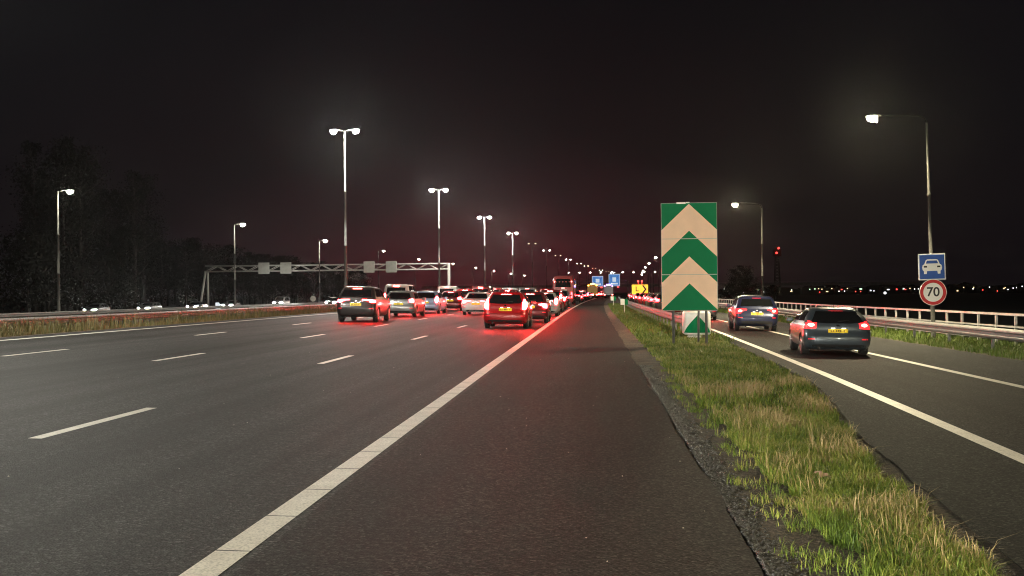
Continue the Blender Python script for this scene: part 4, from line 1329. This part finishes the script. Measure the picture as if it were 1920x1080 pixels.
def sign_truck(x, d):
    root = empty('arrow_truck', P(x, d), -heading(d), 'works truck carrying a yellow L panel with a black arrow edge', 'truck')
    bm = bmesh.new(); box(bm, 0, 2.5, 1.2, 2.1, 4.2, 1.1, .05); box(bm, 0, 5.4, 1.6, 2.1, 1.6, 1.9, .15); obj('body', bm, PAINTS['white'], root)
    bm = bmesh.new(); prism(bm, [(-1.2, 1.33), (.62, 1.33), (1.08, 2.01), (.62, 2.71), (-1.2, 2.71)], .2, .26); ys = obj('panel', bm, M['yellow_sign'], root)
    bm = bmesh.new(); prism(bm, [(.30, 1.45), (.56, 1.45), (.98, 2.01), (.56, 2.59), (.30, 2.59), (.70, 2.01)], .17, .195); obj('arrow_edge', bm, M['sign_black'], ys)
    bm = text_bm('L', 1.0, .01); bmesh.ops.translate(bm, vec=(-.45, .185, 2.03), verts=bm.verts[:]); obj('letter', bm, M['sign_black'], ys)
    bm = bmesh.new(); prism(bm, [(.66, 1.33), (1.2, 1.33), (1.2, 2.71), (.66, 2.71), (1.13, 2.01)], .2, .26); obj('panel_corner', bm, M['yellow_sign'], root)
    for s in (-.25, .3):
        bm = bmesh.new(); tube(bm, [(s, .3, 2.6), (s, .3, 3.1)], .03, 6); box(bm, s, .3, 3.2, .26, .2, .26, .05); obj('warning_lamp', bm, M['win_red'], root)
    for s in (-1, 1):
        bm = bmesh.new(); box(bm, s * .85, .36, .72, .3, .06, .18, .02); obj('tail_light', bm, M['tail_far_core'], root)
        for y in (1.2, 5.2):
            bm = bmesh.new(); lathe_x(bm, [(-.14, .25), (-.14, .42), (.14, .42), (.14, .25)], 18, s * .92); o_ = obj('wheel', bm, M['rubber'], root); o_.location = (0, y, .42)
sign_truck(6.2, 172)

def box_truck(x, d, label, col, beacon, rear):
    root = empty('truck', P(x, d), -heading(d), label, 'truck')
    bm = bmesh.new(); box(bm, 0, 3.4, 2.0, 2.4, 6.2, 2.5, .06); obj('cargo_box', bm, PAINTS[col], root)
    bm = bmesh.new(); box(bm, 0, 7.7, 1.6, 2.3, 1.9, 2.2, .2); obj('cab', bm, PAINTS[col], root)
    bm = bmesh.new(); box(bm, 0, .8, .62, 2.2, .3, .3, .03); obj('bumper', bm, M['dark'], root)
    for s in (-1, 1):
        bm = bmesh.new(); box(bm, s * .98, .25, .85, .3, .08, .2, .02); obj('tail_light', bm, M['tail_far_core'], root)
        bm = bmesh.new(); box(bm, s * .95, .27, 3.05, .26, .1, .2, .03); obj('warning_lamp', bm, M[beacon], root)
        bm = bmesh.new(); box(bm, s * .55, .29, 2.0, 1.02, .02, 2.2, .008); obj('rear_door', bm, PAINTS[rear], root)
        for y in (1.8, 7.4):
            bm = bmesh.new(); lathe_x(bm, [(-.15, .28), (-.15, .46), (.15, .46), (.15, .28)], 18, s * 1.0); o_ = obj('wheel', bm, M['rubber'], root); o_.location = (0, y, .46)
    bm = bmesh.new(); box(bm, 0, .5, 3.38, 1.1, .3, .24, .08); obj('beacon', bm, M[beacon], root)
box_truck(-2.9, 270, 'yellow works truck with amber lamps below the left blue sign', 'yellow', 'amber', 'yellow')
box_truck(0.6, 288, 'vehicle with a violet blue beacon below the right blue sign', 'grey', 'violet', 'grey')

# ------------------------------------------------------------------ gantry over the opposite carriageways
def truss_gantry(d, xl, xr, z0, z1, signs, label):
    root = empty('sign_gantry', Vector((xl, d, gz(xl))), 0, label, 'gantry')
    b0 = root.location
    bm = bmesh.new()
    L = xr - xl
    for y in (-.7, .7):
        for z in (z0, z1): tube(bm, [(0, y, z), (L, y, z)], .13, 6)
    n = int(L / 1.9)
    for i in range(n):
        xa, xb = L * i / n, L * (i + 1) / n
        za, zb_ = (z0, z1) if i % 2 == 0 else (z1, z0)
        for y in (-.7, .7): tube(bm, [(xa, y, za), (xb, y, zb_)], .07, 5)
        tube(bm, [(xa, -.7, z1), (xb, .7, z1)], .05, 5)
    obj('truss', bm, M['rail_white'], root)
    bm = bmesh.new()
    tube(bm, [(-.5, -2.2, 0), (0, -.6, z0 + .1)], .2, 8)
    obj('leg', bm, M['rail_white'], root)
    bm = bmesh.new(); tube(bm, [(-.5, 2.2, 0), (0, .6, z0 + .1)], .2, 8); obj('leg', bm, M['rail_white'], root)
    bm = bmesh.new(); box(bm, L, 0, (z1 + .1) / 2, .42, .5, z1 + .1, .05); obj('column', bm, M['sign_white'], root)
    for i, (sx, lb) in enumerate(signs):
        s = empty('matrix_sign', Vector((sx, d - .86, b0.z + (z0 + z1) / 2)), 0, lb, 'matrix sign', 'matrix signs hung on the gantry')
        bm = bmesh.new(); box(bm, 0, 0, 0, 2.0, .3, 2.05, .12); obj('casing', bm, M['sign_back'], s)
        bm = bmesh.new(); box(bm, 0, -.17, .1, 1.2, .05, .7, .02); obj('service_hatch', bm, M['sign_back'], s)
        bm = bmesh.new(); box(bm, -.6, .2, 0, .08, .12, 1.8); box(bm, .6, .2, 0, .08, .12, 1.8); obj('bracket', bm, M['galv'], s)
truss_gantry(203, -69.7, -25.6, 6.75, 7.75,
             [(-58.9, 'grey back of the leftmost matrix sign on the gantry'), (-54.9, 'grey back of the second matrix sign from the left on the gantry'),
              (-39.8, 'grey back of the third matrix sign, left one of the right pair'), (-35.8, 'grey back of the rightmost matrix sign on the gantry')],
             'long lattice gantry spanning the oncoming carriageways on the left')

def blue_gantry(d):
    root = empty('overhead_sign_gantry', P(-19.0, d), -heading(d), 'far overhead gantry carrying two lit blue direction signs', 'gantry')
    bm = bmesh.new()
    for z in (5.2, 6.2): tube(bm, [(0, .5, z), (23, .5, z)], .14, 6)
    for i in range(12): tube(bm, [(i * 1.9, .5, 5.2 if i % 2 else 6.2), (i * 1.9 + 1.9, .5, 6.2 if i % 2 else 5.2)], .08, 5)
    obj('truss', bm, M['galv'], root)
    for x in (0, 23):
        bm = bmesh.new(); box(bm, x, .5, 3.1, .4, .4, 6.4, .05); obj('column', bm, M['galv'], root)
    def arrow(cx, cz, s, down=True):
        q = [(-.12, .5), (.12, .5), (.12, 0), (.42, 0), (0, -.5), (-.42, 0), (-.12, 0)]
        return [(cx + a * s, cz + b * s * (1 if down else -1)) for a, b in q]
    for cx, cz, h, lb in ((11.3, 5.6, 4.0, 'lit blue direction sign on the left of the far gantry'), (17.8, 6.0, 4.7, 'taller lit blue direction sign on the right of the far gantry')):
        s = empty('direction_sign', root.matrix_basis @ Vector((cx, 0, cz)), -heading(d), lb, 'road sign', 'lit blue signs on the far gantry')
        bm = bmesh.new(); box(bm, 0, 0, 0, 4.3, .2, h, .08); obj('border', bm, M['lit_white'], s)
        bm = bmesh.new(); box(bm, 0, -.09, 0, 4.0, .06, h - .3, .02); obj('blue_field', bm, M['lit_blue'], s)
        for k, sx in enumerate((-1.2, 1.2)):
            bm = bmesh.new(); prism(bm, arrow(sx, h * .22, 1.3, False), -.16, -.13); obj('arrow', bm, M['lit_navy'], s)
        bm = bmesh.new(); box(bm, 0, -.15, .2, 1.4, .03, h * .35, .01); box(bm, 0, -.15, -h * .3, 2.6, .03, .6, .01); obj('white_panel', bm, M['lit_white'], s)
        for sx in (-1.5, 1.5):
            bm = bmesh.new(); box(bm, sx, -.3, -h / 2 - .45, .7, .4, .5, .1); obj('sign_lamp', bm, M['win_red'], s)
blue_gantry(450)

def viaduct(d):
    root = empty('viaduct', Vector((curve(d), d, 0)), 0, 'dark road viaduct crossing the motorway under the blue signs', 'viaduct')
    bm = bmesh.new(); box(bm, 20, 5, 5.6, 330, 11, 1.5, .05); obj('deck', bm, M['concrete'], root)
    bm = bmesh.new(); box(bm, 20, -.6, 7.25, 330, .12, .12); box(bm, 20, -.6, 6.8, 330, .1, .1)
    for i in range(80): box(bm, -140 + i * 4, -.6, 6.8, .1, .1, 1.0)
    obj('railing', bm, M['rail_white'], root)
    for x in (-62, -43, -18, 2, 20, 60):
        bm = bmesh.new(); box(bm, x, 5, 2.2, 1.4, 8, 5.6, .2); obj('pier', bm, M['concrete'], root)
    for k in range(9):
        x = -30 + 7.2 * k * 1.0
        street_lamp(Vector((curve(d) + x - 18, d + 9, 6.3)), 8.5, (1,), .5, 'tiny lamp post in the row on the far viaduct', 'lamp posts on the viaduct', M['lamp_far'], 1.7, .12, .07)
viaduct(760)

# ------------------------------------------------------------------ trees
def tree_proto(h, spread, nleaf, seed, leaf, poplar=False):
    r_ = random.Random(seed)
    bt = bmesh.new()
    tube(bt, [(0, 0, -.3), (.05, 0, h * .25), (-.08, .1, h * .55), (.05, 0, h * .93)], [h * .018, h * .014, h * .008, .02], 7)
    tips = []
    for k in range(22 if poplar else 16):
        t = .18 + .78 * k / (22 if poplar else 16)
        a = r_.uniform(0, 6.3)
        rad = spread * (math.sin(math.pi * min(.97, t * .85 + .12)) ** .7) * r_.uniform(.6, 1.1)
        rise = h * (.16 if poplar else .10) * r_.uniform(.6, 1.3)
        p0 = Vector((0, 0, h * t)); p2 = p0 + Vector((math.cos(a) * rad, math.sin(a) * rad, rise)); p1 = (p0 + p2) / 2 + Vector((0, 0, -rise * .1))
        tube(bt, [p0, p1, p2], [h * .005, h * .003, .015], 5)
        for s in range(5): tips.append((p0.lerp(p2, .35 + .16 * s), rad * .32))
    V, F = [], []
    n = 0
    for i in range(nleaf):
        c, rr_ = tips[r_.randrange(len(tips))]
        p = np.array(c) + np.array([r_.gauss(0, 1), r_.gauss(0, 1), r_.gauss(0, 1.1)]) * max(rr_, .35) * .75
        if p[2] > h * 1.02: continue
        s_ = r_.uniform(.10, .26)
        u = np.array([r_.gauss(0, 1) for _ in range(3)]); u /= np.linalg.norm(u)
        v = np.cross(u, [r_.gauss(0, 1) for _ in range(3)]); v /= np.linalg.norm(v)
        V += [p - u * s_, p + v * s_ * .5, p + u * s_, p - v * s_ * .5]
        F.append([n, n + 1, n + 2, n + 3]); n += 4
    cr = quads_mesh('crown', np.array(V), np.array(F), leaf)
    tr = obj('trunk', bt, M['bark'])
    return tr.data, cr.data, tr, cr
TP = [tree_proto(21, 3.6, 4200, 1, M['leaf_pale'], True), tree_proto(14, 4.6, 5200, 2, M['leaf']), tree_proto(7, 3.0, 3000, 3, M['leaf_pale'])]
for t in TP:
    COL.objects.unlink(t[2]); COL.objects.unlink(t[3])
def tree(k, x, y, z, s, label, group):
    root = empty('tree', (x, y, z), random.uniform(0, 6.3), label, 'tree', group)
    root.scale = (s * random.uniform(.9, 1.1), s * random.uniform(.9, 1.1), s)
    for nm, me in (('trunk', TP[k][0]), ('crown', TP[k][1])):
        link(bpy.data.objects.new(nm, me), root)
GT = 'dark trees beyond the oncoming carriageways'
for i in range(12):
    dd_ = 150 + random.uniform(0, 45)
    xx = -(0.395 + 0.115 * i / 11) * dd_
    if xx > -68: xx = -68 - random.random() * 3
    tree(0, xx - 2, dd_ + 6 * (i % 3), -.9, random.uniform(1.0, 1.22), 'tall dark bare looking poplar behind the far left lamp post', GT)
for i in range(40):
    px = 190 + 12.5 * i + random.uniform(-6, 6)
    ang = (px - 1112) / 2150
    dd_ = random.uniform(225, 330)
    if ang * dd_ > -66: dd_ = 68 / -ang + random.uniform(0, 15)
    tgt = 1.5 + (552 - (430 + 0.17 * (px - 220))) / 2150 * dd_ + .9
    tree(1, ang * dd_, dd_, -.9, max(.35, tgt / 14.0) * random.uniform(.88, 1.05), 'dark round tree in the low tree line behind the gantry', 'dark trees in the low tree line')
for i, (px, dd_, s) in enumerate(((60, 100, .9), (20, 110, 1.0), (210, 150, .55), (130, 135, .8))):
    ang = (px - 1112) / 2150
    x = min(ang * dd_, -67)
    tree(2, x if ang * dd_ < -66 else ang * dd_ * (68 / -(ang * dd_)), dd_ if ang * dd_ < -66 else 68 / -ang, -.9, s * 1.4, 'pale low tree just behind the oncoming lanes at far left', 'pale low trees at far left')
for px, dd_, k, s in ((1378, 300, 1, .72), (1392, 310, 1, .80), (1404, 330, 1, .6), (1365, 290, 2, .9), (1440, 380, 2, .9)):
    tree(k, (px - 1112) / 2150 * dd_, dd_, -3.1, s, 'dark tree right of the big chevron board before the mast', 'dark trees right of the chevron board')

# ------------------------------------------------------------------ horizon on the right: mast, buildings, lights
def radio_tower():
    d = 1000; x = 340 / 2150 * d
    root = empty('radio_mast', (x, d, -3.1), 0, 'dark lattice mast with two red beacons on the right horizon', 'mast')
    bm = bmesh.new()
    for sx, sy in ((-1, -1), (1, -1), (1, 1), (-1, 1)): tube(bm, [(sx * 2.6, sy * 2.6, 0), (sx * 1.4, sy * 1.4, 34)], .4, 6)
    for k in range(12):
        z = k * 2.8; w = 2.6 - 1.2 * z / 34; w2 = 2.6 - 1.2 * (z + 2.8) / 34
        for sy in (-1, 1): tube(bm, [(-w, sy * w, z), (w2, sy * w2, z + 2.8)], .2, 5); tube(bm, [(w, sy * w, z), (-w2, sy * w2, z + 2.8)], .2, 5)
    obj('lattice', bm, M['build'], root)
    bm = bmesh.new(); box(bm, 0, 0, 37, 6.5, 6.5, 6, .4); box(bm, 0, 0, 41, 4, 4, 2.6, .3); obj('platform', bm, M['build'], root)
    for dx, z in ((.8, 41), (-1.0, 37)):
        bm = bmesh.new(); bmesh.ops.create_icosphere(bm, subdivisions=2, radius=.95); bmesh.ops.translate(bm, vec=(dx, -4.0, z), verts=bm.verts[:])
        obj('beacon', bm, M['win_red'], root)
radio_tower()
hr = random.Random(5)
bl = []
for i in range(22):
    px = 1385 + 25 * i + hr.uniform(-8, 8)
    d = hr.uniform(1100, 1500)
    x = (px - 1112) / 2150 * d
    w = hr.uniform(14, 30); h = hr.uniform(5, 9.0)
    root = empty('distant_building', (x, d, -3.1), 0, 'low dark distant building with a few lit windows on the right horizon', 'building', 'distant buildings on the right horizon')
    bm = bmesh.new(); box(bm, 0, 5, h / 2, w, 10, h); obj('wall', bm, M['build'], root)
    bm = bmesh.new(); prism(bm, [(-w / 2 - .3, h), (w / 2 + .3, h), (w / 2 - 2, h + hr.uniform(.6, 2.2)), (-w / 2 + 2, h + 1.2)], -.2, 10.2); obj('roof', bm, M['build'], root)
    for k in range(hr.randint(1, 3)):
        wx = hr.uniform(-w / 2 + 1, w / 2 - 1); wz = hr.uniform(2.5, h - 1); ww = hr.choice([1.0, 1.4, 1.4, 2.4])
        bm = bmesh.new(); box(bm, wx, -.05, wz, ww, .2, hr.uniform(.8, 1.3)); obj('window', bm, M[hr.choice(['win_warm', 'win_white', 'win_white', 'win_warm', 'win_red', 'win_green'])], root)
for i, (px, dz_, mt) in enumerate([(1405, 2, 'win_warm'), (1415, 3, 'win_warm'), (1478, 1, 'win_white'), (1511, 2, 'win_green'), (1527, 3, 'win_warm'), (1533, 2, 'win_warm'), (1551, 3, 'win_warm'), (1579, 3, 'win_warm'), (1564, -2, 'win_white'),
                                  (1574, -2, 'win_white'), (1594, -3, 'win_red'), (1603, -3, 'win_red'), (1627, -2, 'win_white'), (1647, -6, 'win_white'), (1681, 2, 'win_white'), (1692, 2, 'win_warm'), (1707, 1, 'win_white'), (1788, 3, 'win_warm'),
                                  (1806, 3, 'win_warm'), (1822, -2, 'win_red'), (1834, 3, 'win_white'), (1848, -4, 'win_red'), (1862, 2, 'win_warm'), (1876, 1, 'win_white'), (1892, 4, 'win_white'), (1355, 4, 'win_white'), (1362, 2, 'win_white')]):
    d = 1050.0; x = (px - 1112) / 2150 * d
    z = 1.5 + dz_ * d / 2150
    root = empty('distant_lamp', (x, d, -3.1), 0, 'tiny distant lamp glowing on the right horizon', 'lamp', 'tiny lamps on the right horizon')
    bm = bmesh.new(); tube(bm, [(0, 0, 0), (0, 0, z + 3.0)], .08, 5); obj('post', bm, M['build'], root)
    bm = bmesh.new(); bmesh.ops.create_icosphere(bm, subdivisions=2, radius=.48 if i != 13 else 1.2); bmesh.ops.translate(bm, vec=(0, 0, z + 3.1), verts=bm.verts[:])
    obj('globe', bm, M[mt], root)
# low dark woodland closing the right horizon
V, F = [], []
for i in range(9000):
    d = hr.uniform(1550, 1900); px = hr.uniform(1340, 2100)
    hgt = 5 + 3.0 * math.sin(px * .05) + 2.0 * math.sin(px * .13 + 1)
    p = np.array([(px - 1112) / 2150 * d, d, -3 + hr.uniform(0, max(3, hgt + 4))])
    s_ = hr.uniform(1, 2.4); u = np.array([hr.gauss(0, 1) for _ in range(3)]); u /= np.linalg.norm(u); v = np.cross(u, [0.3, .5, .8]); v /= np.linalg.norm(v)
    n = len(V); V += [p - u * s_, p + v * s_, p + u * s_, p - v * s_]; F.append([n, n + 1, n + 2, n + 3])
o = quads_mesh('distant_woods', np.array(V), np.array(F), M['leaf'])
tag(o, 'low dark woods along the right horizon', 'woods', kind='stuff')

# small items beyond the median
root = empty('round_sign', Vector((-46.5, 188, gz(-46.5))), 0, 'back of a round sign on a post left of the dark grey crossover', 'road sign')
bm = bmesh.new(); tube(bm, [(0, .05, 0), (0, .05, 1.9)], .05, 8); obj('post', bm, M['galv'], root)
bm = bmesh.new(); disc(bm, 0, .48, 0, 32, .03); o = obj('plate', bm, M['sign_back'], root); o.location = (0, 0, 1.35)
root = empty('keep_sign', Vector((-46.0, 138, gz(-46))), 0, 'small pale blue sign beside the left gantry leg', 'road sign')
bm = bmesh.new(); tube(bm, [(0, .05, 0), (0, .05, 1.2)], .05, 8); obj('post', bm, M['galv'], root)
bm = bmesh.new(); prism(bm, [(-.3, .2), (.3, .2), (.3, .9), (.1, 1.15), (-.3, 1.15)], 0, .04); obj('panel', bm, M['lit_white'], root)

# ------------------------------------------------------------------ thin haze, added to give the lamps halos
hm = bpy.data.materials.new('night_haze'); hm.use_nodes = True
nt = hm.node_tree; nt.nodes.clear()
ho = nt.nodes.new('ShaderNodeOutputMaterial'); pv = nt.nodes.new('ShaderNodeVolumePrincipled')
pv.inputs['Color'].default_value = (0.9, 0.92, 0.95, 1)
pv.inputs['Density'].default_value = 0.00005
pv.inputs['Anisotropy'].default_value = 0.85
nt.links.new(pv.outputs[0], ho.inputs['Volume'])
bm = bmesh.new(); box(bm, 200, 2900, 50, 7000, 6300, 120)
hz = obj('haze', bm, hm); tag(hz, 'thin haze added for lamp halos', None, kind='stuff')
